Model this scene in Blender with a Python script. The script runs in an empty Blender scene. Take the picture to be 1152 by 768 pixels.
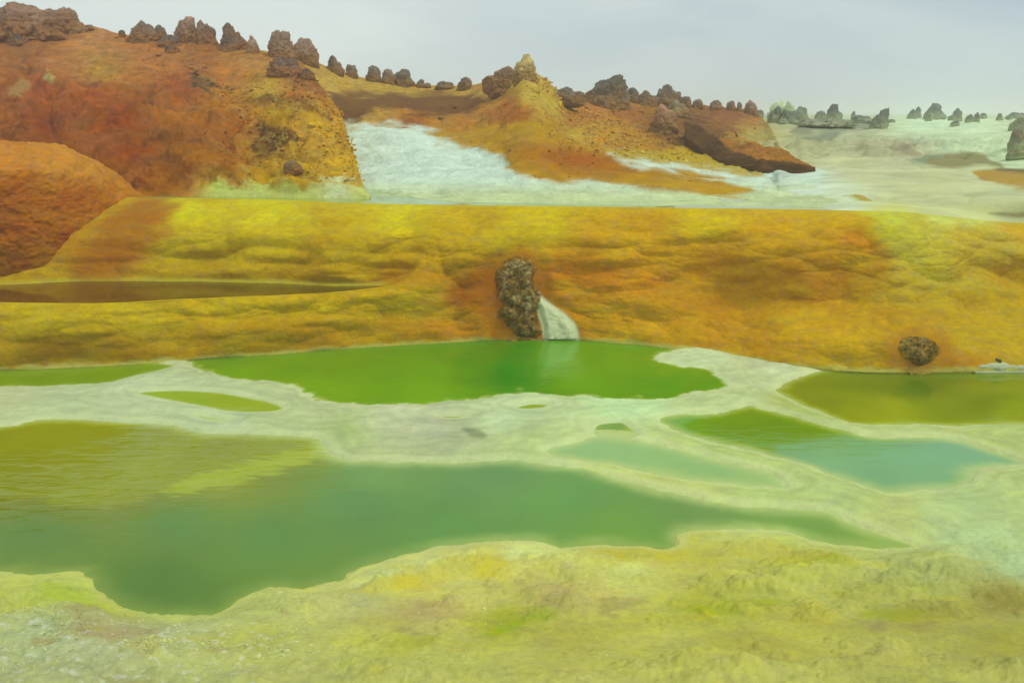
import bpy, math
import numpy as np

scene = bpy.context.scene
COL = scene.collection

# ------------------------------------------------------------------ camera maths
F, CX, CY, H, HOR = 904.0, 576.0, 384.0, 3.0, 128.0
PITCH = math.atan((CY - HOR) / F)
CP, SP = math.cos(PITCH), math.sin(PITCH)
K = 0.80                                   # light level a flat white surface shows under this sky

def at_z(px, py, z):
    u = -(np.asarray(py, float) - CY) / F
    t = (z - H) / (-SP + CP * u)
    return (np.asarray(px, float) - CX) / F * t, (CP + SP * u) * t

def z_at(py, Y):
    u = -(py - CY) / F
    return H + Y / (CP + SP * u) * (-SP + CP * u)

def proj(X, Y, Z):
    f = Y * CP - (Z - H) * SP
    u = Y * SP + (Z - H) * CP
    f = np.maximum(f, 0.05)
    return CX + F * X / f, CY - F * u / f

def x_of(px, Y, Z):
    return (px - CX) / F * (Y * CP - (Z - H) * SP)

def lin(c):
    c = np.asarray(c, float) / 255.0
    return np.where(c <= 0.04045, c / 12.92, ((c + 0.055) / 1.055) ** 2.4)

def alb(c):
    return np.clip(lin(c) / K * np.array([1.0, 1.035, 0.92]), 0.002, 0.82)

# ------------------------------------------------------------------ noise
_rng = np.random.RandomState(7)
_perm = np.concatenate([_rng.permutation(1024)] * 3).astype(np.int64)
_g = _rng.normal(size=(1024, 3)); _g /= np.linalg.norm(_g, axis=1)[:, None]
_g = _g.astype(np.float32)

def pn(x, y, z):
    x = np.asarray(x, np.float32); y = np.asarray(y, np.float32); z = np.asarray(z, np.float32)
    xi = np.floor(x).astype(np.int64); yi = np.floor(y).astype(np.int64); zi = np.floor(z).astype(np.int64)
    xf = x - xi; yf = y - yi; zf = z - zi
    xi &= 1023; yi &= 1023; zi &= 1023
    fx = xf * xf * xf * (xf * (xf * 6 - 15) + 10)
    fy = yf * yf * yf * (yf * (yf * 6 - 15) + 10)
    fz = zf * zf * zf * (zf * (zf * 6 - 15) + 10)
    out = 0
    for a in (0, 1):
        wa = fx if a else 1 - fx
        pa = _perm[xi + a]
        for b in (0, 1):
            wb = wa * (fy if b else 1 - fy)
            pb = _perm[pa + yi + b]
            for c in (0, 1):
                g = _g[_perm[pb + zi + c] & 1023]
                out = out + wb * (fz if c else 1 - fz) * (g[..., 0] * (xf - a) + g[..., 1] * (yf - b) + g[..., 2] * (zf - c))
    return out * 1.5

def fbm(x, y, z, octv=4, gain=0.5, lac=2.03):
    s, a, f = 0, 1.0, 1.0
    for i in range(octv):
        s = s + a * pn(x * f + 11.3 * i, y * f + 5.7 * i, z * f + 3.1 * i)
        a *= gain; f *= lac
    return s

def billow(x, y, z, octv=4, gain=0.5, lac=2.03):
    s, a, f = 0, 1.0, 1.0
    for i in range(octv):
        s = s + a * (np.abs(pn(x * f + 17.3 * i, y * f + 9.7 * i, z * f + 4.1 * i)) * 2 - 0.5)
        a *= gain; f *= lac
    return s

def sst(a, b, x):
    t = np.clip((x - a) / (b - a), 0, 1)
    return t * t * (3 - 2 * t)

# ------------------------------------------------------------------ interpolation
def pchip(xk, yk, x):
    xk = np.asarray(xk, float); yk = np.asarray(yk, float); x = np.asarray(x, float)
    n = len(xk)
    sh = (-1,) + (1,) * (yk.ndim - 1)
    hk = np.diff(xk).reshape(sh); dk = np.diff(yk, axis=0) / hk
    m = np.zeros_like(yk)
    if n > 2:
        d0, d1 = dk[:-1], dk[1:]; h0, h1 = hk[:-1], hk[1:]
        w1, w2 = 2 * h1 + h0, h1 + 2 * h0
        ok = d0 * d1 > 0
        den = w1 / np.where(ok, d0, 1) + w2 / np.where(ok, d1, 1)
        m[1:-1] = np.where(ok, (w1 + w2) / np.where(ok, den, 1), 0)
    m[0], m[-1] = dk[0], dk[-1]
    x = np.clip(x, xk[0], xk[-1])
    i = np.clip(np.searchsorted(xk, x, side='right') - 1, 0, n - 2)
    hh = (xk[i + 1] - xk[i]); t = (x - xk[i]) / hh
    hh = hh.reshape(sh); t = t.reshape(sh)
    t2, t3 = t * t, t * t * t
    return (2 * t3 - 3 * t2 + 1) * yk[i] + (t3 - 2 * t2 + t) * hh * m[i] + (-2 * t3 + 3 * t2) * yk[i + 1] + (t3 - t2) * hh * m[i + 1]

def V(px, py, z):  # a point of the surface seen at a pixel, known height
    x, y = at_z(px, py, z); return (px, float(y), z)
def D(px, py, Y):  # ... known depth
    return (px, Y, float(z_at(py, Y)))
def Hd(px, Y, z):  # a hidden point
    return (px, Y, z)

def contour(pts, pxs):
    pts = sorted(pts); a = np.array(pts, float)
    return pchip(a[:, 0], a[:, 1:], pxs)       # (N,2) -> Y,z

def loft(contours, rows, pxs):
    C = np.stack([contour(c, pxs) for c in contours])       # K,N,2
    s = np.concatenate([np.linspace(i, i + 1, r, endpoint=False) for i, r in enumerate(rows)] + [[len(rows)]])
    G = pchip(np.arange(len(contours)), C, s)
    Y, Z = G[..., 0], G[..., 1]
    X = x_of(pxs[None, :], Y, Z)
    return np.stack([X, Y, Z], -1), s

def columns(a, b, step=1.15, lo=-40, hi=1192):
    mid = np.arange(max(a, lo), min(b, hi) + 0.01, step)
    out = [mid]
    if a < lo:
        l = [mid[0]]; st = step
        while l[-1] > a: st *= 1.03; l.append(l[-1] - st)
        out.insert(0, np.array(l[1:][::-1]))
    if b > hi:
        l = [mid[-1]]; st = step
        while l[-1] < b: st *= 1.03; l.append(l[-1] + st)
        out.append(np.array(l[1:]))
    return np.concatenate(out)

def normals(P):
    du = np.gradient(P, axis=1); dv = np.gradient(P, axis=0)
    n = np.cross(du, dv); n /= np.maximum(np.linalg.norm(n, axis=-1, keepdims=True), 1e-9)
    return np.where(n[..., 2:3] < 0, -n, n)

# ------------------------------------------------------------------ polygons
def smooth_poly(p, k=4):
    p = np.asarray(p, float); n = len(p); out = []
    for i in range(n):
        p0, p1, p2, p3 = p[i - 1], p[i], p[(i + 1) % n], p[(i + 2) % n]
        for t in np.linspace(0, 1, k, endpoint=False):
            out.append(0.5 * (2 * p1 + (p2 - p0) * t + (2 * p0 - 5 * p1 + 4 * p2 - p3) * t * t + (3 * p1 - p0 - 3 * p2 + p3) * t ** 3))
    return np.array(out)

def sdf(poly, x, y, margin):
    poly = np.asarray(poly, float)
    lo, hi = poly.min(0) - margin, poly.max(0) + margin
    sd = np.full(x.shape, margin, np.float32)
    m = (x > lo[0]) & (x < hi[0]) & (y > lo[1]) & (y < hi[1])
    if not m.any(): return sd
    a = x[m].astype(np.float32); b = y[m].astype(np.float32)
    d2 = np.full(a.shape, 1e18, np.float32); ins = np.zeros(a.shape, bool)
    q = np.roll(poly, -1, 0)
    for (x0, y0), (x1, y1) in zip(poly, q):
        ex, ey = x1 - x0, y1 - y0
        l = ex * ex + ey * ey + 1e-12
        t = np.clip(((a - x0) * ex + (b - y0) * ey) / l, 0, 1)
        dx = a - x0 - t * ex; dy = b - y0 - t * ey
        d2 = np.minimum(d2, dx * dx + dy * dy)
        c = (y0 > b) != (y1 > b)
        if abs(ey) > 1e-12:
            ins ^= c & (a < ex * (b - y0) / ey + x0)
    d = np.sqrt(d2)
    sd[m] = np.minimum(np.where(ins, -d, d), margin)
    return sd

def idw(pts, px, py, ax=0.6, power=2.6):
    num = 0; den = 0
    for x, y, c in pts:
        d = ((px - x) * ax) ** 2 + (py - y) ** 2 + 9.0
        w = (d ** (-power / 2.0)).astype(np.float32)
        num = num + w[..., None] * alb(c).astype(np.float32); den = den + w
    return num / den[..., None]

def zone(col, poly, px, py, c, feather=6, amount=1.0, sm=True):
    p = smooth_poly(poly) if sm else poly
    s = sdf(p, px, py, feather * 3 + 10)
    m = (1 - sst(-feather, feather, s))[..., None] * amount
    return col * (1 - m) + m * alb(c)

# ------------------------------------------------------------------ meshes
def new_mesh(name, P, quads, col=None, extra=None, mat=None, smooth=True):
    P = np.asarray(P, np.float32).reshape(-1, 3); quads = np.asarray(quads, np.int32)
    me = bpy.data.meshes.new(name)
    nv, nf, k = len(P), len(quads), quads.shape[1]
    me.vertices.add(nv); me.vertices.foreach_set('co', P.ravel())
    me.loops.add(nf * k); me.loops.foreach_set('vertex_index', quads.ravel())
    me.polygons.add(nf)
    me.polygons.foreach_set('loop_start', np.arange(nf, dtype=np.int32) * k)
    me.polygons.foreach_set('loop_total', np.full(nf, k, np.int32))
    me.polygons.foreach_set('use_smooth', np.full(nf, smooth))
    me.update(calc_edges=True); me.validate()
    if col is not None:
        at = me.color_attributes.new('Col', 'FLOAT_COLOR', 'POINT')
        c4 = np.ones((nv, 4), np.float32); c4[:, :3] = np.clip(np.asarray(col, np.float32).reshape(-1, 3), 0.001, 0.85)
        at.data.foreach_set('color', c4.ravel())
    for nm, v in (extra or {}).items():
        at = me.attributes.new(nm, 'FLOAT', 'POINT'); at.data.foreach_set('value', np.asarray(v, np.float32).ravel())
    if mat: me.materials.append(mat)
    o = bpy.data.objects.new(name, me); COL.objects.link(o)
    return o

def grid_obj(name, P, col, mat, mask=None, extra=None):
    n, m = P.shape[:2]
    idx = np.arange(n * m).reshape(n, m)
    q = np.stack([idx[:-1, :-1], idx[:-1, 1:], idx[1:, 1:], idx[1:, :-1]], -1)
    if mask is not None:
        q = q[mask[:-1, :-1] | mask[:-1, 1:] | mask[1:, 1:] | mask[1:, :-1]]
    q = q.reshape(-1, 4)
    Pf = P.reshape(-1, 3); cf = col.reshape(-1, 3)
    used = np.unique(q)
    rm = np.zeros(n * m, np.int64); rm[used] = np.arange(len(used))
    q = rm[q]
    # face up
    A = Pf[used]
    nz = np.cross(A[q[:, 1]] - A[q[:, 0]], A[q[:, 3]] - A[q[:, 0]])[:, 2].sum()
    if nz < 0: q = q[:, ::-1]
    ex = {k: v.ravel()[used] for k, v in (extra or {}).items()}
    return new_mesh(name, A, q, cf[used], ex, mat)

def structure(o, kind='structure'):
    o['kind'] = kind; return o

def tag(o, label, cat, group=None):
    o['label'] = label; o['category'] = cat
    if group: o['group'] = group
    return o

# ------------------------------------------------------------------ materials
class NT:
    def __init__(s, name):
        s.m = bpy.data.materials.new(name); s.m.use_nodes = True
        s.t = s.m.node_tree; s.t.nodes.clear()
    def n(s, typ, **kw):
        nd = s.t.nodes.new(typ)
        for k, v in kw.items():
            if k.startswith('i_'): nd.inputs[k[2:].replace('_', ' ')].default_value = v
            else: setattr(nd, k, v)
        return nd
    def l(s, a, b): s.t.links.new(a, b)
    def math(s, op, a, b=None, c=None):
        nd = s.n('ShaderNodeMath', operation=op)
        for i, v in enumerate((a, b, c)):
            if v is None: continue
            if isinstance(v, (int, float)): nd.inputs[i].default_value = v
            else: s.l(v, nd.inputs[i])
        return nd.outputs[0]

def mineral_mat(name, scale=6.0, bump=0.03, vary=0.25, rough=0.85, stretch=(1, 1, 1), crack=0.0, crack_scale=9.0, speck=0.0, speck_col=(0.5, 0.4, 0.08), tint=0.12):
    M = NT(name)
    tc = M.n('ShaderNodeTexCoord'); mp = M.n('ShaderNodeMapping')
    mp.inputs['Scale'].default_value = stretch
    M.l(tc.outputs['Object'], mp.inputs['Vector'])
    v = mp.outputs['Vector']
    n1 = M.n('ShaderNodeTexNoise'); n1.inputs['Scale'].default_value = scale; n1.inputs['Detail'].default_value = 8; n1.inputs['Roughness'].default_value = 0.62
    n2 = M.n('ShaderNodeTexNoise'); n2.inputs['Scale'].default_value = scale * 5.3; n2.inputs['Detail'].default_value = 6; n2.inputs['Roughness'].default_value = 0.7
    n3 = M.n('ShaderNodeTexNoise'); n3.inputs['Scale'].default_value = scale * 0.31; n3.inputs['Detail'].default_value = 5
    for q in (n1, n2, n3): M.l(v, q.inputs['Vector'])
    at = M.n('ShaderNodeAttribute', attribute_name='Col')
    a = M.math('MULTIPLY_ADD', n1.outputs['Fac'], vary * 2, 1 - vary)
    b = M.math('MULTIPLY_ADD', n2.outputs['Fac'], vary * 1.6, 1 - vary * 0.8)
    f = M.math('MULTIPLY', a, b)
    vm = M.n('ShaderNodeVectorMath', operation='SCALE'); M.l(at.outputs['Color'], vm.inputs[0]); M.l(f, vm.inputs['Scale'])
    hs = M.n('ShaderNodeHueSaturation'); M.l(vm.outputs[0], hs.inputs['Color'])
    M.l(M.math('MULTIPLY_ADD', n3.outputs['Fac'], tint * 0.5, 0.5 - tint * 0.25), hs.inputs['Hue'])
    M.l(M.math('MULTIPLY_ADD', n1.outputs['Fac'], 0.3, 0.85), hs.inputs['Saturation'])
    colout = hs.outputs['Color']
    if speck > 0:
        vo = M.n('ShaderNodeTexNoise'); vo.inputs['Scale'].default_value = 6.5; vo.inputs['Detail'].default_value = 4; vo.inputs['Roughness'].default_value = 0.7; M.l(v, vo.inputs['Vector'])
        r = M.n('ShaderNodeMapRange'); r.inputs['From Min'].default_value = 0.47; r.inputs['From Max'].default_value = 0.58
        M.l(vo.outputs['Fac'], r.inputs['Value'])
        sa = M.n('ShaderNodeAttribute', attribute_name='Speck')
        k = M.math('MULTIPLY', M.math('MULTIPLY', r.outputs[0], sa.outputs['Fac']), speck)
        mx = M.n('ShaderNodeMix', data_type='RGBA'); M.l(k, mx.inputs['Factor']); M.l(colout, mx.inputs[6]); mx.inputs[7].default_value = (*speck_col, 1)
        colout = mx.outputs[2]
    hgt = M.math('MULTIPLY_ADD', n2.outputs['Fac'], 0.35, n1.outputs['Fac'])
    if crack > 0:
        wv = M.n('ShaderNodeMixRGB'); 
        add = M.n('ShaderNodeVectorMath', operation='MULTIPLY_ADD'); M.l(n1.outputs['Color'], add.inputs[0]); add.inputs[1].default_value = (0.30,) * 3; M.l(v, add.inputs[2])
        vo = M.n('ShaderNodeTexVoronoi', feature='DISTANCE_TO_EDGE'); vo.inputs['Scale'].default_value = crack_scale; M.l(add.outputs[0], vo.inputs['Vector'])
        r = M.n('ShaderNodeMapRange'); r.inputs['From Min'].default_value = 0.0; r.inputs['From Max'].default_value = 0.06
        M.l(vo.outputs['Distance'], r.inputs['Value'])
        fac = M.math('MULTIPLY_ADD', r.outputs[0], crack, 1 - crack)
        v2 = M.n('ShaderNodeVectorMath', operation='SCALE'); M.l(colout, v2.inputs[0]); M.l(fac, v2.inputs['Scale']); colout = v2.outputs[0]
        hgt = M.math('ADD', hgt, M.math('MULTIPLY', r.outputs[0], 0.45))
    bp = M.n('ShaderNodeBump'); bp.inputs['Strength'].default_value = 1.0; bp.inputs['Distance'].default_value = bump
    M.l(hgt, bp.inputs['Height'])
    bs = M.n('ShaderNodeBsdfPrincipled'); bs.inputs['Roughness'].default_value = rough
    bs.inputs['Specular IOR Level'].default_value = 0.07
    M.l(colout, bs.inputs['Base Color']); M.l(bp.outputs[0], bs.inputs['Normal'])
    out = M.n('ShaderNodeOutputMaterial'); M.l(bs.outputs[0], out.inputs['Surface'])
    return M.m

def water_mat(name):
    M = NT(name)
    tc = M.n('ShaderNodeTexCoord'); mp = M.n('ShaderNodeMapping'); mp.inputs['Scale'].default_value = (1.9, 7.0, 1); mp.inputs['Rotation'].default_value = (0, 0, math.radians(-9))
    M.l(tc.outputs['Object'], mp.inputs['Vector'])
    n1 = M.n('ShaderNodeTexNoise'); n1.inputs['Scale'].default_value = 1.6; n1.inputs['Detail'].default_value = 3; n1.inputs['Distortion'].default_value = 0.5
    M.l(mp.outputs[0], n1.inputs['Vector'])
    n3 = M.n('ShaderNodeTexNoise'); n3.inputs['Scale'].default_value = 1.3; n3.inputs['Detail'].default_value = 5; M.l(tc.outputs['Object'], n3.inputs['Vector'])
    rp = M.n('ShaderNodeAttribute', attribute_name='Rip')
    at = M.n('ShaderNodeAttribute', attribute_name='Col')
    vm = M.n('ShaderNodeVectorMath', operation='SCALE'); M.l(at.outputs['Color'], vm.inputs[0])
    M.l(M.math('MULTIPLY_ADD', n3.outputs['Fac'], 0.36, 0.82), vm.inputs['Scale'])
    bp = M.n('ShaderNodeBump'); bp.inputs['Strength'].default_value = 1.0
    bp.inputs['Distance'].default_value = 0.02
    M.l(M.math('MULTIPLY', n1.outputs['Fac'], rp.outputs['Fac']), bp.inputs['Height'])
    bs = M.n('ShaderNodeBsdfPrincipled'); bs.inputs['Roughness'].default_value = 0.04; bs.inputs['IOR'].default_value = 1.33; bs.inputs['Specular IOR Level'].default_value = 0.5
    M.l(vm.outputs[0], bs.inputs['Base Color']); M.l(bp.outputs[0], bs.inputs['Normal'])
    out = M.n('ShaderNodeOutputMaterial'); M.l(bs.outputs[0], out.inputs['Surface'])
    return M.m

MAT_SALT = mineral_mat('salt_crust', scale=9, bump=0.022, vary=0.20, stretch=(0.7, 1, 1), tint=0.05)
MAT_TERR = mineral_mat('sulphur_terrace', scale=9, bump=0.03, vary=0.33, stretch=(0.8, 1, 1.3), tint=0.05)
MAT_HILL = mineral_mat('iron_soil', scale=2.2, bump=0.09, vary=0.33, speck=0.5, speck_col=(0.52, 0.40, 0.06), tint=0.05)
MAT_FLAT = mineral_mat('salt_flat', scale=1.3, bump=0.06, vary=0.16, stretch=(0.6, 1.2, 1), tint=0.03)
MAT_ROCK = mineral_mat('dark_rock', scale=4.5, bump=0.10, vary=0.38, tint=0.06)
MAT_CRACK = mineral_mat('cracked_rock', scale=9, bump=0.035, vary=0.28, crack=0.45, crack_scale=10.0, tint=0.05)
MAT_WATER = water_mat('pool_water')

# ------------------------------------------------------------------ shared lines (photo pixels)
BASE = [(-800, 425), (-300, 420), (0, 416), (100, 412), (210, 405), (320, 397), (430, 389), (520, 384), (600, 381), (650, 382), (720, 388), (790, 396), (870, 409), (930, 416), (1000, 418), (1152, 417), (1400, 420), (1900, 425)]
LIP = [(-800, 219), (-300, 220), (0, 221), (170, 223), (300, 225), (430, 230), (600, 232), (800, 235), (950, 237), (1060, 243), (1152, 252), (1400, 262), (1900, 275)]
def base_y(px): a = np.array(BASE, float); return pchip(a[:, 0], a[:, 1], px)
def lip_y(px): a = np.array(LIP, float); return pchip(a[:, 0], a[:, 1], px)

# ------------------------------------------------------------------ pools (photo pixels at z = 0)
POOLS = {
 'upper': [(205, 404), (260, 398), (320, 392), (430, 383), (520, 378), (600, 374), (650, 375), (720, 381), (765, 390), (738, 400), (752, 407), (780, 413), (802, 415), (812, 425), (822, 435), (800, 440), (740, 446), (690, 447), (640, 446), (600, 443), (560, 442), (520, 449), (460, 453), (400, 454), (365, 450), (345, 444), (325, 434), (285, 428), (250, 420), (225, 413)],
 'strip': [(-400, 414), (0, 410), (60, 407), (130, 404), (195, 409), (165, 418), (140, 425), (110, 431), (60, 434), (0, 435), (-400, 438)],
 'lens': [(153, 440), (200, 437), (250, 440), (300, 449), (319, 456), (310, 462), (265, 463), (240, 459), (215, 454), (180, 448)],
 'lensb': [(210, 463), (240, 465), (262, 471), (250, 474), (222, 470)],
 'big': [(-500, 482), (-120, 480), (0, 476), (40, 470), (80, 467), (140, 470), (185, 472), (215, 480), (240, 484), (300, 485), (350, 489), (366, 497), (385, 512), (420, 514), (450, 516), (520, 516), (560, 514), (600, 516), (650, 521), (700, 535), (740, 546), (800, 558), (850, 566), (900, 570), (940, 575), (980, 592), (1015, 604), (1043, 613), (1000, 617), (950, 614), (920, 608), (895, 600), (870, 597), (820, 595), (780, 598), (766, 604), (772, 613), (745, 616), (700, 612), (650, 614), (630, 618), (612, 613), (590, 609), (545, 610), (510, 616), (470, 622), (450, 624), (420, 633), (400, 645), (385, 655), (345, 660), (305, 660), (275, 672), (250, 688), (215, 693), (180, 694), (150, 690), (130, 680), (105, 665), (90, 652), (75, 646), (30, 648), (-30, 645), (-250, 655), (-500, 650)],
 'shallow': [(612, 502), (640, 494), (665, 488), (700, 488), (740, 496), (770, 503), (830, 518), (870, 530), (890, 543), (880, 549), (830, 545), (760, 535), (700, 525), (650, 516), (615, 509)],
 'olive_mid': [(738, 468), (770, 462), (800, 461), (840, 452), (862, 457), (900, 467), (940, 476), (985, 486), (1040, 486), (1080, 491), (1120, 505), (1155, 516), (1150, 523), (1100, 528), (1088, 545), (1040, 551), (1000, 553), (960, 541), (920, 528), (880, 516), (840, 506), (800, 496), (760, 485)],
 'olive_right': [(866, 434), (885, 424), (930, 412), (1000, 411), (1080, 410), (1152, 410), (1500, 412), (1560, 440), (1500, 478), (1300, 480), (1152, 477), (1080, 479), (1020, 476), (970, 477), (930, 466), (895, 453), (875, 441)],
 'puddle': [(484, 466), (505, 463), (532, 465), (520, 469), (498, 469)],
 'puddleb': [(574, 455), (598, 449), (625, 451), (612, 458), (588, 459)],
 'puddlec': [(662, 478), (672, 471), (700, 469), (714, 476), (722, 488), (700, 494), (670, 490)],
}
POOL_WATER = {
 'upper': [(300, 415, (112, 156, 22)), (380, 415, (108, 152, 20)), (450, 410, (100, 150, 25)), (560, 395, (85, 140, 32)), (570, 420, (72, 138, 45)), (640, 405, (110, 165, 75)), (680, 400, (100, 155, 35)), (750, 405, (108, 155, 25)), (750, 430, (85, 148, 40)), (480, 442, (108, 160, 40)), (350, 440, (110, 155, 40))],
 'strip': [(50, 425, (120, 155, 55))],
 'lens': [(200, 445, (140, 170, 70)), (270, 452, (140, 165, 65))],
 'lensb': [(240, 468, (150, 170, 85))],
 'big': [(30, 485, (140, 142, 0)), (150, 478, (118, 136, 0)), (60, 515, (142, 146, 0)), (250, 495, (122, 134, 8)), (330, 502, (136, 148, 30)), (130, 540, (132, 140, 10)), (20, 545, (128, 134, 12)), (230, 535, (138, 150, 42)), (40, 600, (96, 132, 62)), (200, 590, (98, 136, 72)), (180, 650, (90, 126, 62)), (300, 600, (98, 138, 72)), (400, 560, (98, 142, 82)), (500, 580, (100, 146, 78)), (550, 540, (106, 150, 88)), (640, 560, (104, 152, 80)), (700, 590, (112, 155, 70)), (780, 570, (112, 150, 78)), (900, 590, (118, 156, 72)), (1000, 610, (132, 166, 70)), (420, 525, (112, 152, 82))],
 'shallow': [(650, 505, (138, 176, 108)), (800, 530, (134, 172, 102)), (850, 540, (145, 180, 105))],
 'olive_mid': [(770, 475, (110, 165, 90)), (850, 462, (132, 148, 30)), (830, 482, (108, 140, 20)), (900, 478, (108, 140, 22)), (930, 480, (110, 142, 40)), (980, 505, (110, 160, 105)), (1060, 505, (112, 158, 110)), (1040, 535, (115, 160, 95)), (940, 520, (125, 170, 95))],
 'olive_right': [(900, 435, (118, 138, 12)), (1000, 425, (110, 130, 8)), (1040, 430, (100, 125, 15)), (1100, 450, (115, 135, 10)), (1000, 465, (140, 155, 40)), (1140, 465, (135, 155, 45))],
 'puddle': [(505, 466, (140, 170, 70))],
 'puddleb': [(598, 454, (140, 165, 70))],
 'puddlec': [(690, 475, (115, 155, 90)), (700, 486, (150, 180, 70))],
}

# ------------------------------------------------------------------ lower salt ground and its pools
pxs = columns(-700, 1850)
pys = np.concatenate([np.linspace(374, 774, 470), 774 + np.cumsum(0.9 * 1.035 ** np.arange(1, 75))])
PX, PY = np.meshgrid(pxs, pys)
GX, GY = at_z(PX, PY, 0.0)
edge_n = 0.06 * fbm(GX / 0.5, GY / 0.5, 0 * GX, 3) + 0.016 * billow(GX / 0.22, GY / 0.22, 0 * GX + 3, 4, 0.55)
E = {}
for k, p in POOLS.items():
    p = smooth_poly(p, 3)
    wx, wy = at_z(p[:, 0], p[:, 1], 0.0)
    s = sdf(np.stack([wx, wy], 1), GX, GY, 0.9)
    sc = 2.2 if k == 'upper' else 0.35 if k in ('puddle', 'puddleb', 'puddlec', 'lensb', 'lens') else 1.0
    E[k] = (s, s + edge_n * sc)
e_all = np.minimum.reduce([v[1] for v in E.values()])
near = sst(640, 700, PY)
rise = 0.30 * sst(600, 900, PY) + 0.05 * sst(470, 430, PY) * 0
lump = 0.055 * billow(GX / 0.85, GY / 0.55, 0 * GX, 4) + 0.017 * billow(GX / 0.26 + 7, GY / 0.2, 0 * GX, 4, 0.55)
lump += 0.05 * fbm(GX / 1.6, GY / 0.9, 0 * GX + 9, 3)
lump += 0.005 * billow(GX / 0.085, GY / 0.075, 0 * GX + 12, 3, 0.6)
flat = 0.012 * billow(GX / 0.5, GY / 0.35, 0 * GX + 2, 4) + 0.018 * fbm(GX / 1.1, GY / 0.8, 0 * GX + 5, 3)
fore = sst(560, 660, PY)
crust = 0.035 + np.maximum(flat * (1 - fore) + lump * fore * 1.25, -0.02) + rise
bank = sst(0.0, 0.30, e_all) * 0.85 + 0.15 * sst(0, 0.05, e_all)
GZ = np.where(e_all > 0, crust * bank, np.maximum(-0.35, e_all * 0.5))
gcol = idw([
 (60, 455, (165, 176, 132)), (150, 430, (170, 180, 140)), (20, 445, (170, 175, 130)), (240, 475, (162, 176, 135)), (400, 485, (158, 172, 112)), (430, 465, (175, 180, 142)), (520, 490, (152, 160, 122)), (480, 478, (168, 172, 138)), (580, 470, (172, 187, 142)), (700, 455, (172, 197, 142)), (850, 420, (172, 182, 132)), (870, 405, (186, 191, 155)), (780, 402, (182, 196, 150)), (900, 455, (158, 168, 90)), (850, 555, (166, 182, 112)), (920, 555, (165, 182, 115)), (1100, 570, (165, 182, 122)), (1140, 485, (165, 176, 106)), (1100, 610, (166, 186, 126)), (1140, 640, (160, 180, 120)), (1000, 585, (172, 180, 110)), (660, 530, (175, 185, 105)), (760, 545, (178, 186, 108)), (600, 505, (166, 182, 120)), (820, 500, (160, 175, 105)),
 (30, 662, (172, 177, 82)), (60, 682, (162, 172, 62)), (130, 682, (166, 172, 66)), (60, 740, (160, 170, 112)), (130, 735, (152, 142, 92)), (90, 765, (160, 168, 115)), (200, 725, (166, 172, 112)), (210, 700, (165, 172, 90)), (300, 690, (170, 176, 92)), (400, 690, (170, 170, 100)), (440, 650, (180, 185, 105)), (500, 640, (185, 190, 112)), (470, 662, (190, 180, 72)), (560, 640, (186, 176, 62)), (600, 622, (186, 191, 112)), (700, 640, (185, 190, 100)), (690, 625, (180, 172, 66)), (760, 625, (176, 166, 62)), (800, 632, (172, 166, 66)), (860, 608, (176, 186, 102)), (900, 640, (166, 166, 62)), (620, 680, (170, 158, 86)), (480, 700, (166, 152, 86)), (560, 722, (150, 152, 42)), (440, 750, (170, 172, 72)), (700, 720, (170, 166, 66)), (800, 700, (160, 162, 46)), (900, 710, (166, 162, 62)), (1000, 680, (160, 162, 72)), (1050, 710, (150, 146, 56)), (1130, 690, (142, 134, 56)), (1130, 745, (150, 146, 60)), (850, 750, (166, 162, 66)), (1000, 750, (166, 162, 76)), (1040, 650, (166, 172, 92)), (640, 750, (166, 162, 70)), (300, 745, (166, 168, 78)), (500, 1000, (165, 165, 90)), (1000, 1000, (165, 160, 80))],
 PX + 30 * fbm(GX / 0.9, GY / 0.9, 0 * GX + 1, 3), PY + 14 * fbm(GX / 0.9, GY / 0.9, 0 * GX + 8, 3), ax=0.55)
v = fbm(GX / 0.5, GY / 0.3, 0 * GX + 20, 5, 0.6)
gcol *= (1 + 0.13 * v + 0.10 * fbm(GX / 0.05, GY / 0.05, 0 * GX + 23, 3, 0.7) * fore)[..., None]
yel = sst(0.25, 0.7, fbm(GX / 0.45, GY / 0.25, 0 * GX + 31, 4))[..., None] * fore[..., None]
gcol = gcol * (1 - 0.3 * yel) + 0.3 * yel * alb((172, 164, 48))
brn = sst(0.35, 0.8, fbm(GX / 0.4 + 40, GY / 0.3, 0 * GX + 31, 5))[..., None] * sst(640, 700, PY)[..., None]
gcol = gcol * (1 - 0.5 * brn) + 0.5 * brn * alb((140, 122, 70))
wht = sst(0.25, 0.9, fbm(GX / 0.07, GY / 0.05, 0 * GX + 51, 4, 0.7))[..., None] * (sst(420, 250, PX) * sst(690, 730, PY))[..., None]
gcol = gcol * (1 - 0.4 * wht) + 0.4 * wht * alb((205, 212, 185))
gcol = zone(gcol, [(520, 484), (538, 486), (548, 496), (530, 494)], PX, PY, (110, 115, 80), 3, 0.7)
gcol *= 1 + fore[..., None] * np.array([0.08, 0.04, 0.30]) + (1 - fore)[..., None] * np.array([0.05, 0.03, 0.10])
stk = np.sin(e_all * 42 + 5 * fbm(GX / 0.6, GY / 0.4, 0 * GX + 15, 3)) * sst(1.0, 0.1, e_all) * (1 - fore)
gcol *= (1 + 0.05 * stk)[..., None]
wob = 10 * fbm(GX / 0.25, GY / 0.2, 0 * GX + 77, 4)
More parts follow.
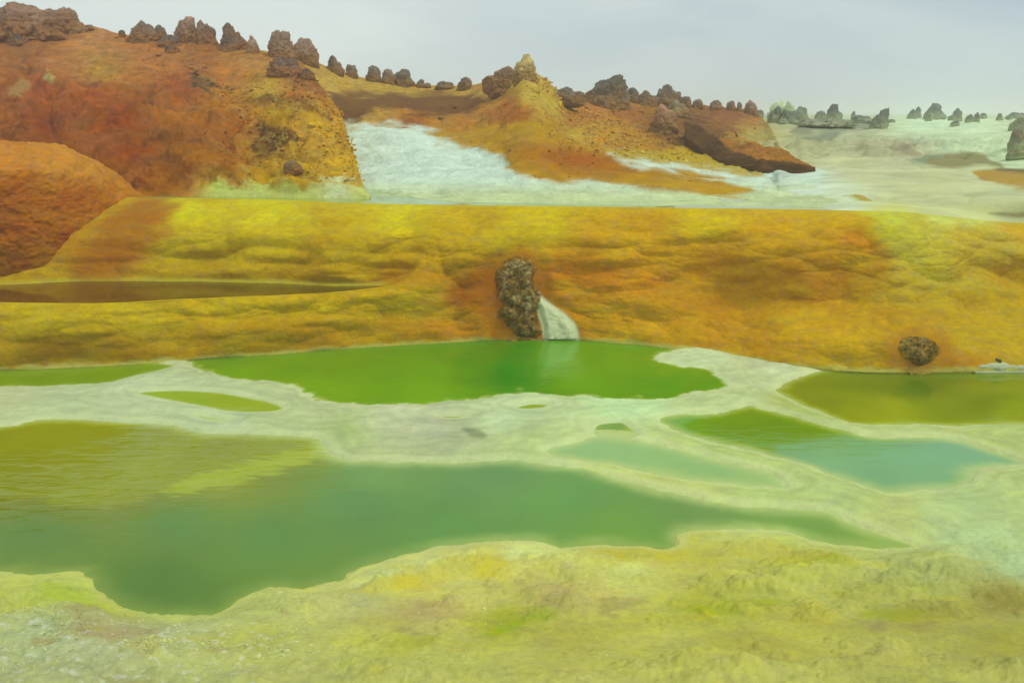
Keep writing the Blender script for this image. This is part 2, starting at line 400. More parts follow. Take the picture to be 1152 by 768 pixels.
for poly, cc_, am in [([(545, 735), (575, 718), (610, 708), (622, 712), (590, 724), (555, 742)], (146, 158, 32), 0.8), ([(772, 702), (800, 697), (828, 703), (800, 709)], (156, 162, 34), 0.7), ([(830, 690), (860, 687), (895, 690), (860, 696)], (152, 160, 36), 0.7), ([(960, 708), (1000, 700), (1040, 704), (1000, 713)], (146, 150, 34), 0.7),
                       ([(405, 672), (450, 655), (500, 645), (560, 634), (565, 648), (500, 664), (430, 678)], (188, 176, 62), 0.6), ([(680, 622), (720, 618), (770, 614), (775, 628), (720, 634)], (180, 172, 62), 0.6), ([(810, 612), (870, 612), (900, 624), (960, 640), (880, 640), (820, 626)], (178, 168, 66), 0.6), ([(895, 640), (930, 636), (955, 644), (920, 652)], (160, 162, 48), 0.7), ([(440, 760), (470, 744), (500, 742), (480, 758)], (160, 158, 44), 0.6), ([(60, 660), (100, 665), (120, 685), (70, 690), (45, 675)], (158, 172, 58), 0.6)]:
    gcol = zone(gcol, poly, PX + wob, PY + 0.5 * wob, cc_, 5, am)
sh = (1 - sst(0.0, 0.10, e_all))[..., None] * 0.45
gcol = gcol * (1 - sh) + sh * (alb((192, 199, 150)) * (1 - fore[..., None]) + fore[..., None] * alb((188, 190, 104)))
GP = np.stack([GX, GY, GZ], -1)
# carry the sheet on to the horizon underneath the terrace
far = []
for Y in (13.0, 30.0, 200.0, 3000.0):
    far.append(np.stack([(pxs - CX) / F * Y * 1.06, np.full_like(pxs, Y), np.full_like(pxs, -0.3)], -1))
GPx = np.concatenate([np.array(far[::-1]), GP]); gcx = np.concatenate([np.repeat(gcol[:1], 4, 0), gcol])
structure(grid_obj('ground', GPx, gcx, MAT_SALT))

def body(c, refl=0.035):
    return np.clip(c - refl / K, 0.003, 0.8)

for ki, (k, pts) in enumerate(POOL_WATER.items()):
    s, e = E[k]
    m = s < 0.14
    c = idw(pts, PX + 14 * fbm(GX / 0.8, GY / 0.8, 0 * GX + 61, 3), PY + 7 * fbm(GX / 0.8, GY / 0.8, 0 * GX + 71, 3), ax=0.5)
    c = c * (np.array([0.93, 0.85, 0.88]) if k == 'big' else np.array([1.02, 0.93, 1.0]))
    wj = 16 * fbm(GX / 0.25, GY / 0.06, 0 * GX + 81, 3); wk = 7 * fbm(GX / 0.22, GY / 0.05, 0 * GX + 85, 3)
    if k == 'big':
        c = zone(c, [(-520, 470), (0, 465), (120, 462), (250, 480), (372, 492), (372, 502), (345, 514), (290, 528), (250, 536), (190, 548), (140, 566), (60, 566), (0, 556), (-520, 560)], PX + wj, PY + wk, (136, 142, 0), 3.5, 0.85)  # olive: reflected bank painted into the water, along with yellow shallow bottom
        c = zone(c, [(180, 546), (240, 528), (300, 512), (368, 496), (372, 506), (330, 522), (270, 540), (210, 552)], PX + wj, PY + wk, (166, 178, 76), 4, 0.5)  # pale rippled reflection painted into the water colour
    if k == 'olive_mid':
        c = zone(c, [(770, 474), (815, 462), (862, 452), (905, 464), (962, 482), (925, 490), (865, 499), (800, 490)], PX + 0.5 * wj, PY + 0.4 * wk, (106, 142, 12), 3.5, 0.75)  # mirrored terrace painted into the water as an olive area
        c = zone(c, [(870, 505), (925, 488), (985, 484), (1060, 488), (1130, 510), (1140, 522), (1085, 530), (1040, 546), (960, 538)], PX + 0.5 * wj, PY + 0.4 * wk, (116, 160, 118), 6, 0.6)  # mirrored sky painted into the water as pale teal
    wd = {'upper': 0.12, 'lens': 0.10, 'puddle': 0.1, 'puddleb': 0.1, 'puddlec': 0.14, 'strip': 0.14}.get(k, 0.27)
    shal = (sst(-wd, 0.0, e) ** 1.6 * (0.9 - 0.6 * sst(585, 620, PY)))[..., None]
    c = c * (1 - shal) + shal * (0.5 * gcol + 0.5 * alb((166, 182, 96)))
    rip = np.full(PX.shape, 0.10)
    if k == 'big':
        rip += 1.1 * np.exp(-(((PX - 170) / 210) ** 2 + ((PY - 532 + 0.12 * (PX - 170)) / 42) ** 2))
    if k == 'olive_mid':
        rip += 0.5 * np.exp(-(((PX - 900) / 90) ** 2 + ((PY - 492) / 12) ** 2))
    if k == 'upper':
        rip += 0.2
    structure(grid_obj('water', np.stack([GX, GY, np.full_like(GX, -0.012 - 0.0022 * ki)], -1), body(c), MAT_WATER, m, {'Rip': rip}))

# ------------------------------------------------------------------ yellow terrace
tp = columns(-700, 1850)
def row(*pts): return list(pts)
by = lambda x: float(base_y(np.array([x]))[0])
ly = lambda x: float(lip_y(np.array([x]))[0])
XS = [-700, -200, 0, 100, 200, 300, 400, 450, 500, 560, 620, 700, 800, 900, 1000, 1152, 1400, 1850]
RIM = [(-700, 346), (-200, 343), (0, 340), (100, 341), (200, 336), (300, 333), (400, 327), (450, 322)]
FAR = [(-700, 324), (-200, 321), (0, 319), (100, 315), (200, 315), (300, 317), (400, 320), (450, 320)]
rim = dict(RIM); farp = dict(FAR)
LIPZ = 1.69
def lipz(x): return LIPZ - 0.20 * float(sst(980, 1150, x))
T = [[] for _ in range(13)]
for x in XS:
    b, l = by(x), ly(x)
    T[0].append(V(x, b + 7, -0.12)); T[1].append(V(x, b, 0.0)); 
    T[9].append(V(x, l, lipz(x)))
    yl = V(x, l, lipz(x))[1]
    T[10].append(Hd(x, yl + 0.35, lipz(x) - 0.035)); T[11].append(Hd(x, yl + 0.9, lipz(x) - 0.27)); T[12].append(Hd(x, yl + 5.0, 1.25))
    if x <= 450:
        r, f = rim[x], farp[x]
        yr = V(x, r, 0.76)[1]; yf = V(x, f, 0.715)[1]
        T[2].append(V(x, b + (r - b) * 0.55, 0.44)); T[3].append(V(x, b + (r - b) * 0.86, 0.68)); T[4].append((x, yr, 0.76))
        if x < 430:
            T[5].append(Hd(x, yr + 0.25, 0.58)); T[6].append(Hd(x, yf - 0.2, 0.58))
        else:
            T[5].append(Hd(x, yr + 0.12, 0.73)); T[6].append(Hd(x, yr + 0.25, 0.75))
        T[7].append((x, max(yf, yr + 0.4), 0.715 if x < 430 else 0.81)); T[8].append(V(x, l + (f - l) * 0.42, 1.34))
    elif x <= 760:
        T[2].append(V(x, b - 22, 0.280)); T[3].append(V(x, b - 42, 0.536)); T[4].append(V(x, b - 60, 0.746)); T[5].append(V(x, b - 74, 0.897)); T[6].append(V(x, b - 92, 1.083)); T[7].append(V(x, b - 110, 1.282)); T[8].append(V(x, b - 134, 1.526))
    else:
        d = b - 417; q_ = 1 - 0.125 * float(sst(980, 1150, x))
        T[2].append(V(x, 389 + d, 0.280 * q_)); T[3].append(V(x, 365 + d * .8, 0.466 * q_)); T[4].append(V(x, 348 + d * .6, 0.571 * q_)); T[5].append(V(x, 340 + d * .6, 0.641 * q_)); T[6].append(V(x, 312 + d * .5, 0.967 * q_)); T[7].append(V(x, 287 + d * .3 + (l - 237) * .5, 1.247 * q_)); T[8].append(V(x, 260 + (l - 237) * .8, 1.503 * q_))
for i in range(2, 10):
    for j in range(len(XS)):
        x, y, z = T[i][j]; yp = T[i - 1][j][1] + 0.07
        if y < yp:
            hidden = x < 430 and i in (5, 6)
            T[i][j] = (x, yp, z if hidden else z - (yp - y) * 0.22)
TP, ts = loft(T, [8, 30, 26, 22, 16, 24, 30, 42, 44, 14, 10, 10], tp)
X, Y, Z = TP[..., 0], TP[..., 1], TP[..., 2]
nrm = normals(TP)
wx_ = X + 0.25 * fbm(X / 0.9, Y / 0.9, Z / 0.9, 2)
lob = billow(wx_ / 1.5, Y / 0.8, Z / 0.50, 2, 0.35) * 0.12 + billow(wx_ / 0.5 + 9, Y / 0.4, Z / 0.24, 3, 0.45) * 0.012 + fbm(X / 2.6, Y / 2, Z / 1.5, 2) * 0.12
lg = np.abs(np.sin(np.pi * (Z / 0.30 + 1.0 * fbm(X / 2.0, Y / 1.5, Z / 1.4, 2, 0.45) + 0.25 * np.abs(pn(X / 0.55, Y / 0.8, Z / 0.9))))) ** 0.6
lob += 0.034 * (lg - 0.6) * sst(-0.5, 0.3, fbm(X / 2.2 + 20, Y / 1.6, Z / 0.9, 2))
lob += 0.005 * billow(X / 0.16, Y / 0.12, Z / 0.07, 3, 0.6)
S2 = np.broadcast_to(ts[:, None], X.shape)
amp = sst(0.8, 2.0, S2) * (1 - 0.97 * sst(8.0, 8.95, S2))
px0, py0 = proj(X, Y, Z)
for pl_ in ([(604, 322), (624, 340), (650, 362), (656, 392), (600, 392), (606, 360)], [(548, 300), (576, 280), (604, 282), (616, 330), (620, 386), (556, 386), (546, 330)], [(1002, 380), (1034, 370), (1064, 384), (1060, 410), (1030, 420), (1006, 404)], [(1095, 400), (1125, 396), (1400, 400), (1400, 430), (1095, 422)]):
    amp = amp * (0.18 + 0.82 * sst(-4, 10, sdf(smooth_poly(pl_), px0, py0, 30)))
amp = amp * (1 - 0.6 * sst(2.8, 3.6, S2) * sst(4.6, 4.1, S2) * sst(480, 430, tp[None, :]))
pondm = sst(3.6, 4.0, S2) * (1 - sst(7.0, 7.4, S2)) * sst(480, 430, tp[None, :])
amp = amp * (1 - 0.85 * pondm)
TP = TP + nrm * (lob * amp)[..., None]
X, Y, Z = TP[..., 0], TP[..., 1], TP[..., 2]
tx, ty = proj(X, Y, Z)
hid = S2 > 9.0
tcol = idw([
 (100, 240, (165, 140, 20)), (200, 238, (170, 156, 15)), (300, 240, (170, 152, 14)), (450, 240, (172, 152, 14)), (600, 242, (172, 146, 18)), (800, 245, (172, 140, 16)), (950, 248, (170, 130, 12)), (1000, 245, (170, 166, 52)), (1080, 245, (176, 176, 82)), (1140, 258, (174, 136, 28)), (1010, 262, (170, 160, 45)),
 (100, 295, (140, 92, 12)), (120, 275, (148, 96, 14)), (140, 255, (150, 92, 16)), (158, 238, (154, 104, 20)), (175, 262, (156, 118, 14)), (205, 275, (156, 132, 10)), (300, 275, (160, 132, 8)), (400, 275, (160, 126, 8)), (500, 275, (160, 122, 10)), (560, 265, (158, 128, 15)), (700, 275, (165, 122, 8)), (800, 290, (158, 108, 5)), (900, 300, (152, 98, 3)), (960, 270, (160, 102, 5)), (985, 290, (158, 108, 10)), (1020, 290, (170, 156, 46)), (1060, 310, (166, 150, 42)), (1100, 270, (168, 144, 40)), (1120, 310, (166, 128, 16)), (860, 265, (166, 122, 10)), (930, 320, (150, 98, 4)),
 (200, 305, (146, 116, 5)), (350, 305, (150, 112, 5)), (450, 310, (152, 108, 5)), (520, 330, (142, 78, 14)), (550, 320, (136, 78, 18)), (640, 310, (160, 98, 10)), (700, 310, (165, 102, 10)), (700, 350, (166, 118, 5)), (800, 350, (158, 108, 5)), (900, 330, (146, 96, 3)),
 (50, 350, (162, 136, 10)), (50, 400, (126, 92, 10)), (150, 350, (162, 136, 5)), (150, 395, (142, 102, 8)), (250, 350, (162, 132, 5)), (250, 390, (152, 108, 10)), (350, 345, (162, 132, 5)), (350, 380, (152, 108, 5)), (450, 340, (166, 132, 5)), (450, 375, (158, 112, 5)), (540, 370, (160, 104, 10)), (615, 375, (165, 95, 15)),
 (720, 375, (170, 126, 5)), (800, 385, (162, 112, 10)), (860, 395, (166, 122, 20)), (900, 360, (166, 126, 5)), (950, 390, (166, 126, 5)), (1000, 360, (162, 122, 5)), (1100, 350, (166, 132, 5)), (1100, 385, (162, 132, 20)), (1080, 405, (162, 108, 10)), (1140, 370, (166, 136, 15))],
 tx + 26 * fbm(X / 0.7, Y / 0.7, Z / 0.5, 3), ty + 9 * fbm(X / 0.6 + 9, Y / 0.6, Z / 0.4, 3), ax=0.6)
rg_ = sst(960, 1010, tx)[..., None]
tcol = tcol * (np.array([1.30, 1.38, 0.45]) * (1 - rg_) + rg_ * np.array([1.14, 1.17, 1.3]))
v = fbm(X / 0.5, Y / 0.4, Z / 0.15 + 5, 5, 0.6)
tcol *= (1 + 0.07 * v + 0.13 * fbm(X / 0.1, Y / 0.08, Z / 0.05, 3, 0.6))[..., None]
m = sst(0.15, 0.6, fbm(X / 0.9 + 30, Y / 0.8, Z / 0.25, 4))[..., None]
tcol = tcol * (1 - 0.4 * m) + 0.4 * m * alb((176, 150, 24))
m = sst(0.2, 0.7, fbm(X / 0.8 + 60, Y / 0.8, Z / 0.3, 4))[..., None] * sst(1000, 940, tx)[..., None]
tcol = tcol * (1 - 0.25 * m) + 0.25 * m * alb((152, 96, 5))
rimc = (1 - sst(0.01, 0.07, Z + 0.03 * fbm(X / 0.2, Y / 0.2, Z / 0.2, 3)))[..., None] * 0.75
tcol = tcol * (1 - rimc) + rimc * alb((178, 176, 92))
pl = ((1 - sst(0.0, 0.05, np.abs(Z - 0.72))) * sst(6.3, 6.9, S2) * sst(470, 420, tx))[..., None] * 0.6
tcol = tcol * (1 - pl) + pl * alb((165, 160, 60))
lipc = (sst(8.6, 8.95, S2) * (0.5 + 0.6 * v))[..., None] * 0.5
tcol = tcol * (1 - lipc) + lipc * alb((178, 168, 40))
wm_ = 14 * fbm(X * 2, Y * 2, Z * 2, 4)
tcol = zone(tcol, [(85, 314), (100, 268), (135, 240), (165, 219), (205, 222), (185, 250), (158, 290), (135, 314)], tx + wm_, ty + 0.6 * wm_, (150, 92, 14), 15, 0.75)
st_ = 9 * fbm(X * 3, Y * 3, Z * 3, 4)
tcol = zone(tcol, [(500, 318), (530, 305), (558, 290), (575, 282), (604, 284), (618, 320), (626, 352), (660, 390), (560, 390), (545, 362), (510, 345)], tx + st_, ty + st_, (146, 84, 14), 9, 0.6)
tcol = zone(tcol, [(996, 384), (1034, 368), (1070, 384), (1072, 412), (1030, 422), (1000, 410)], tx + st_, ty + st_, (156, 100, 12), 7, 0.6)
fan_n = 2.0 * fbm(X * 4, Y * 4, Z * 4, 3)
tcol = zone(tcol, [(604, 328), (611, 334), (624, 344), (638, 354), (648, 366), (650, 380), (642, 390), (615, 390), (611, 378), (610, 366), (604, 350)], tx + fan_n, ty + fan_n, (186, 190, 156), 2)
structure(grid_obj('terrace', TP, tcol, MAT_TERR))
T_XY = (tx, ty, TP, normals(TP), tcol, S2)

# water of the two terrace pools
def pool_at(z, poly, pts, rows, cols, rip=0.08):
    a = np.linspace(min(p[0] for p in poly), max(p[0] for p in poly), cols)
    b = np.linspace(min(p[1] for p in poly), max(p[1] for p in poly), rows)
    A, B = np.meshgrid(a, b)
    x, y = at_z(A, B, z)
    s = sdf(smooth_poly(poly, 3), A, B, 20)
    c = idw(pts, A, B)
    return structure(grid_obj('water', np.stack([x, y, np.full_like(x, z)], -1), body(c, 0.03), MAT_WATER, s < 0.5, {'Rip': np.full(A.shape, rip)}))
pool_at(0.70, [(-500, 345), (0, 340), (100, 341), (200, 336), (300, 333), (400, 326), (444, 321), (440, 317), (330, 313), (220, 310), (100, 309), (0, 314), (-500, 316)], [(50, 330, (112, 82, 6)), (150, 328, (100, 80, 4)), (350, 326, (106, 92, 6))], 40, 300)
pool_at(LIPZ - 0.025, [(-100, 214), (200, 215), (410, 217), (700, 222), (960, 229), (985, 234), (965, 236.5), (950, 236), (800, 234), (600, 231), (430, 229), (300, 224), (200, 222), (-100, 219)], [(300, 222, (140, 155, 80)), (600, 230, (140, 158, 130)), (900, 236, (150, 165, 110))], 30, 500, 0.0)

# patches that swell out of the terrace
def patch(name, poly, lift, colf, mat, warp=3.0, sink=0.04, fe=10.0, rough=0.03, freq=6.0, blend=0.0):
    a, b, P, N, c, s = T_XY
    n = fbm(P[..., 0] * 4, P[..., 1] * 4, P[..., 2] * 4, 3)
    d = sdf(smooth_poly(poly), a, b, 40) + warp * n
    d = np.where(s > 9, 40, d)
    up = -sink + (lift + sink) * (1 - sst(-fe, 2, d)) + rough * billow(P[..., 0] * freq, P[..., 1] * freq, P[..., 2] * freq, 4, 0.6) * (1 - sst(-fe, 0, d))
    Q = P + N * up[..., None] * np.array([1, 1, 1])
    col = colf(Q, a, b, c, d)
    if blend:
        k = sst(-blend, 0.0, d + 0.55 * blend * fbm(Q[..., 0] * 9, Q[..., 1] * 9, Q[..., 2] * 9, 3))[..., None]
        col = col * (1 - k) + k * c
    return grid_obj(name, Q, col, mat, d < 4)
def rockcol(base, pale):
    def f(Q, a, b, c, d):
        v = fbm(Q[..., 0] * 7, Q[..., 1] * 7, Q[..., 2] * 7, 5, 0.65)
        m = sst(-0.1, 0.6, v)[..., None]
        return (alb(base) * (1 - m) + alb(pale) * m)
    return f
tag(patch('cracked_outcrop', [(560, 296), (576, 286), (597, 288), (606, 302), (605, 318), (612, 334), (606, 354), (582, 356), (562, 344), (556, 322), (553, 306)], 0.13, rockcol((122, 96, 44), (166, 144, 98)), MAT_CRACK, rough=0.045, fe=15, blend=9), 'taller cracked grey-brown rock outcrop bulging from the yellow slope above the white fan', 'rock outcrop', 'cracked outcrops beside the white fan')
tag(patch('cracked_outcrop', [(554, 350), (570, 336), (590, 332), (605, 342), (611, 362), (615, 374), (608, 383), (590, 385), (574, 377), (562, 364)], 0.11, rockcol((114, 88, 30), (150, 124, 74)), MAT_CRACK, rough=0.045, fe=15, blend=9), 'lower cracked brown outcrop at the green pool edge, left of the white fan', 'rock outcrop', 'cracked outcrops beside the white fan')
tag(patch('crusted_mound', [(1006, 388), (1014, 378), (1034, 375), (1052, 378), (1060, 390), (1058, 402), (1046, 412), (1030, 417), (1016, 408), (1008, 398)], 0.11, rockcol((126, 100, 34), (156, 128, 70)), MAT_CRACK, rough=0.045, fe=15, blend=9), 'dark brown crusted mound low on the terrace at the right olive pool', 'mound')
def fancol(Q, a, b, c, d):
    v = fbm(Q[..., 0] * 5, Q[..., 1] * 5, Q[..., 2] * 5, 4)[..., None]
    return alb((188, 192, 158)) * (1 + 0.15 * v)
tag(patch('salt_fan', [(604, 330), (610, 336), (622, 345), (636, 355), (646, 367), (648, 380), (640, 387), (616, 387), (612, 378), (611, 366), (606, 350)], 0.045, fancol, MAT_SALT, warp=2.0, sink=0.006, fe=7, rough=0.012, blend=3), 'white salt fan spilling down the terrace beside the cracked outcrop into the green pool', 'salt fan')
tag(patch('salt_fan', [(1098, 414), (1106, 409), (1125, 407), (1160, 409), (1300, 412), (1300, 418), (1152, 418)], 0.012, lambda Q, a, b, c, d: fancol(Q, a, b, c, d) * 0.78, MAT_SALT, warp=2.5, sink=0.02, fe=4, rough=0.012), 'pale salt ledge at the foot of the terrace by the right edge of the photo', 'salt ledge')

# ------------------------------------------------------------------ left orange mound
mp_ = columns(-700, 215)
MX = [-700, -250, 0, 60, 100, 130, 165, 215]
MT = [(-700, 185), (-250, 168), (0, 160), (60, 164), (100, 178), (130, 198), (165, 222), (215, 228)]
mt = dict(MT)
ZT = {-700: 2.3, -250: 2.55, 0: 2.58, 60: 2.52, 100: 2.34, 130: 2.05, 165: 1.68, 215: 1.45}
C = [[] for _ in range(8)]
for x in MX:
    t, zt = mt[x], ZT[x]
    f0 = 318
    w = {165: 1.0, 215: 1.2, 130: 0.9, 100: 0.6, 60: 0.2}.get(x, 0)
    sk = 0.0
    def Vs(px, py, z, k): return V(px, py, z - 0.24 * w * k)
    C[0].append(Vs(x, f0 + 8, 0.53, 1.3)); C[1].append(Vs(x, f0, 0.70, 1.1))
    C[2].append(Vs(x, f0 + (t - f0) * 0.22, 0.70 + (zt - 0.70) * 0.24, 0.95)); C[3].append(Vs(x, f0 + (t - f0) * 0.5, 0.70 + (zt - 0.70) * 0.53, 0.75))
    C[4].append(Vs(x, f0 + (t - f0) * 0.8, 0.70 + (zt - 0.70) * 0.83, 0.45)); C[5].append(Vs(x, t, zt, 0.2))
    yt = C[5][-1][1]
    C[6].append(Hd(x, yt + 1.0, zt - 0.12 - sk)); C[7].append(Hd(x, yt + 4.5, 1.3))
P, s = loft(C, [10, 30, 46, 46, 40, 14, 14], mp_)
X, Y, Z = P[..., 0], P[..., 1], P[..., 2]
S2 = np.broadcast_to(s[:, None], X.shape)
dd = (fbm(X / 1.3, Y / 1.3, Z / 1.3, 3) * 0.05 + billow(X / 0.6, Y / 0.4, Z / 0.3, 4, 0.55) * 0.022 + fbm(X / 0.12, Y / 0.12, Z / 0.1, 3, 0.65) * 0.018)
P = P + normals(P) * (dd * sst(1.0, 1.6, S2))[..., None]
mx, my = proj(X, Y, Z)
mcol = idw([(0, 175, (168, 112, 40)), (60, 178, (170, 116, 45)), (100, 195, (168, 118, 45)), (20, 220, (150, 82, 15)), (90, 225, (150, 85, 20)), (140, 225, (158, 100, 28)), (20, 260, (142, 76, 10)), (80, 270, (140, 72, 12)), (20, 295, (132, 76, 8)), (80, 300, (134, 76, 8)), (115, 290, (146, 98, 12)), (130, 252, (152, 108, 14)), (115, 240, (150, 92, 18)), (105, 268, (152, 112, 14)), (92, 286, (150, 112, 14)), (75, 302, (144, 104, 12)), (150, 275, (158, 128, 10)), (165, 245, (162, 130, 14)), (40, 312, (140, 112, 20)), (150, 310, (146, 116, 6))],
  mx + 10 * fbm(X / 0.4, Y / 0.4, Z / 0.4, 4), my + 6 * fbm(X / 0.4 + 5, Y / 0.4, Z / 0.4, 4))
mcol *= np.array([1.18, 1.08, 0.8])
mcol *= (1 + 0.20 * fbm(X / 0.35, Y / 0.3, Z / 0.12, 5, 0.65) + 0.14 * fbm(X / 0.06, Y / 0.06, Z / 0.035, 3, 0.7))[..., None]
structure(grid_obj('hill', P, mcol, MAT_TERR))

# ------------------------------------------------------------------ big brown hill (spur) on the left
HILLS = []
def ridged_hill(name, pxs_, foot, top, steps, rows, back, amp, paint, mat, z_foot=1.36, push=None):
    xs = sorted(set(p[0] for p in top))
    fx = np.array([p[0] for p in foot], float); fy = np.array([p[1] for p in foot], float)
    C = [[] for _ in range(len(steps) + len(back) + 1)]
    for (x, ty_, Yt) in top:
        f = float(np.interp(x, fx, fy)); Yf = V(x, f, z_foot)[1] + (push(x) if push else 0)
        zt = float(z_at(ty_, Yt))
        C[0].append(Hd(x, Yf - 0.4, z_foot - 0.35))
        for i, (g, h) in enumerate(steps):
            C[i + 1].append((x, Yf + (Yt - Yf) * h, float(z_at(f + (ty_ - f) * g, Yf + (Yt - Yf) * h))))
        for j, (dy, dz) in enumerate(back):
            C[len(steps) + 1 + j].append((x, Yt + dy, zt + dz))
    P, s = loft(C, rows, pxs_)
    X, Y, Z = P[..., 0], P[..., 1], P[..., 2]
    S2 = np.broadcast_to(s[:, None], X.shape)
    qx, qy = proj(X, Y, Z)
    d = amp(X, Y, Z, qx, qy) * sst(1.0, 1.7, S2) * (1 - 0.8 * sst(len(steps) - 1.9, len(steps) - 0.6, S2))
    P = P + normals(P) * d[..., None]
    X, Y, Z = P[..., 0], P[..., 1], P[..., 2]
    qx, qy = proj(X, Y, Z)
    c, sp = paint(X, Y, Z, qx, qy)
    o = structure(grid_obj(name, P, c, mat, None, {'Speck': sp}))
    k_ = ((S2 > 1.05) & (S2 < len(steps)) & (qx > -60) & (qx < 1200)).ravel()
    HILLS.append((P.reshape(-1, 3)[k_], c.reshape(-1, 3)[k_], np.broadcast_to(sp, S2.shape).ravel()[k_], qx.ravel()[k_], qy.ravel()[k_], 3500))
    return o, (qx[S2 > 1], qy[S2 > 1], Y[S2 > 1])

SPUR_TOP = [(-700, -10, 30), (-200, 10, 28), (-60, 18, 27), (0, 25, 26.5), (60, 25, 26), (100, 29, 26), (130, 35, 25.5), (200, 43, 25), (270, 53, 24), (300, 58, 23.6), (325, 64, 23), (342, 75, 22.4), (356, 90, 21.6), (368, 106, 20.8), (380, 126, 19.8), (390, 148, 18.0), (398, 174, 16.6), (405, 198, 15.2), (411, 214, 14.2), (417, 222, 13.6)]
def spur_amp(X, Y, Z, qx, qy):
    w = X + 0.5 * fbm(X / 2, Y / 2, Z / 2, 2)
    d = fbm(w / 3.0, Y / 3.0, Z / 1.6, 4, 0.5) * 0.30 + billow(w / 1.1, Y / 1.1, Z / 0.5, 4, 0.55) * 0.15
    gl = np.abs(pn(w / 2.2 + 0.35 * Z + 30, Y / 6.0, Z / 7.0)) ; d -= 0.30 * np.maximum(0.22 - gl, 0) / 0.22 * sst(330, 250, qx)
    d += 0.16 * (np.abs(np.sin(np.pi * (Z / 0.55 + 1.1 * fbm(X / 2.5, Y / 2.5, Z / 2, 3)))) ** 0.6 - 0.6) * sst(-0.2, 0.4, fbm(X / 1.9 + 50, Y / 2, Z / 1.2, 3))
    d += fbm(X / 0.3, Y / 0.3, Z / 0.2, 3, 0.6) * 0.06
    d += 0.45 * np.exp(-(((qx - 345) / 55) ** 2 + ((qy - 128) / 12) ** 2)) - 0.4 * np.exp(-(((qx - 300) / 25) ** 2 + ((qy - 162) / 16) ** 2))
    d += 0.35 * np.exp(-(((qx - 120) / 90) ** 2 + ((qy - 150) / 25) ** 2))
    return d * (0.22 + 0.78 * sst(405, 330, qx))
def spur_paint(X, Y, Z, qx, qy):
    ax_ = qx + 12 * fbm(X / 0.8, Y / 0.8, Z / 0.6, 4); ay = qy + 7 * fbm(X / 0.8 + 7, Y / 0.8, Z / 0.6, 4)
    c = idw([(20, 50, (122, 78, 44)), (60, 70, (140, 90, 50)), (100, 50, (150, 106, 70)), (110, 78, (148, 112, 55)), (50, 100, (130, 66, 26)), (50, 140, (116, 56, 20)), (130, 130, (116, 56, 16)), (100, 110, (132, 68, 26)), (200, 100, (126, 66, 34)), (180, 70, (142, 92, 54)), (230, 70, (130, 80, 50)), (150, 170, (116, 56, 14)), (200, 190, (126, 66, 15)), (230, 150, (130, 78, 24)), (200, 215, (142, 92, 20)), (250, 190, (130, 76, 10)), (300, 100, (160, 130, 54)), (260, 90, (150, 100, 50)), (290, 70, (146, 106, 60)), (330, 112, (140, 82, 38)), (345, 88, (110, 66, 44)), (320, 130, (162, 126, 20)), (350, 140, (166, 132, 15)), (378, 150, (166, 126, 20)), (270, 140, (134, 74, 20)), (340, 190, (150, 120, 20)), (390, 190, (166, 132, 15)), (368, 120, (150, 106, 30)), (190, 205, (120, 70, 10)), (360, 100, (120, 72, 40)), (260, 118, (140, 92, 30)), (240, 205, (150, 110, 15)), (300, 205, (150, 120, 25)), (-100, 100, (130, 70, 30))], ax_, ay, ax=0.7)
    c = c * np.array([1.24, 1.16, 0.85]) * (1 + 0.20 * fbm(X / 0.9, Y / 0.9, Z / 0.35, 4, 0.6) + 0.30 * fbm(X / 0.22, Y / 0.25, Z / 0.16, 4, 0.65))[..., None]
    c = zone(c, [(283, 142), (300, 140), (324, 147), (320, 168), (300, 178), (288, 168)], ax_, ay, (92, 54, 14), 4, 0.9)
    c = zone(c, [(206, 78), (216, 82), (240, 104), (228, 102)], ax_, ay, (72, 58, 40), 3, 0.85)
    c = zone(c, [(265, 112), (300, 110), (345, 118), (368, 130), (340, 126), (290, 118)], ax_, ay, (112, 72, 26), 3, 0.7)
    c = zone(c, [(185, 150), (200, 146), (205, 190), (190, 205), (180, 180)], ax_, ay, (104, 58, 12), 8, 0.5)
    n = fbm(X / 0.35, Y / 0.35, 0 * X, 4, 0.6)
    foot = (sst(200, 214, qy + 9 * n) * sst(205, 250, qx))[..., None]
    c = c * (1 - foot) + foot * alb((176, 182, 96))
    wf = (sst(196, 210, qy + 16 * n) * np.exp(-((qx - 380) / 22) ** 2))[..., None] * 0.8
    c = c * (1 - wf) + wf * alb((188, 196, 156))
    c = zone(c, [(15, 92), (30, 94), (24, 108), (13, 104)], ax_, ay, (160, 135, 80), 4, 0.6)
    c = zone(c, [(52, 84), (60, 84), (59, 90), (52, 90)], ax_, ay, (175, 175, 110), 2, 0.8)
    sp = np.clip(sst(230, 300, qx) * sst(70, 120, qy) * (0.6 + n) + 0.9 * np.exp(-(((qx - 345) / 60) ** 2 + ((qy - 145) / 30) ** 2)) + 0.5 * np.exp(-(((qx - 200 - (qy - 50) * 0.9) / 14) ** 2)) * sst(45, 60, qy) * sst(120, 100, qy), 0, 1)
    return c, sp
STEPS = [(0, 0), (0.14, 0.05), (0.34, 0.20), (0.56, 0.42), (0.80, 0.72), (1, 1)]
_, SPUR_PTS = ridged_hill('hill', columns(-700, 417), [(-700, 226), (0, 221), (170, 220), (417, 223)], SPUR_TOP, STEPS, [4, 30, 40, 50, 54, 50, 14, 10], [(1.8, -0.25), (9, -3.2)], spur_amp, spur_paint, MAT_HILL, LIPZ - 0.02)

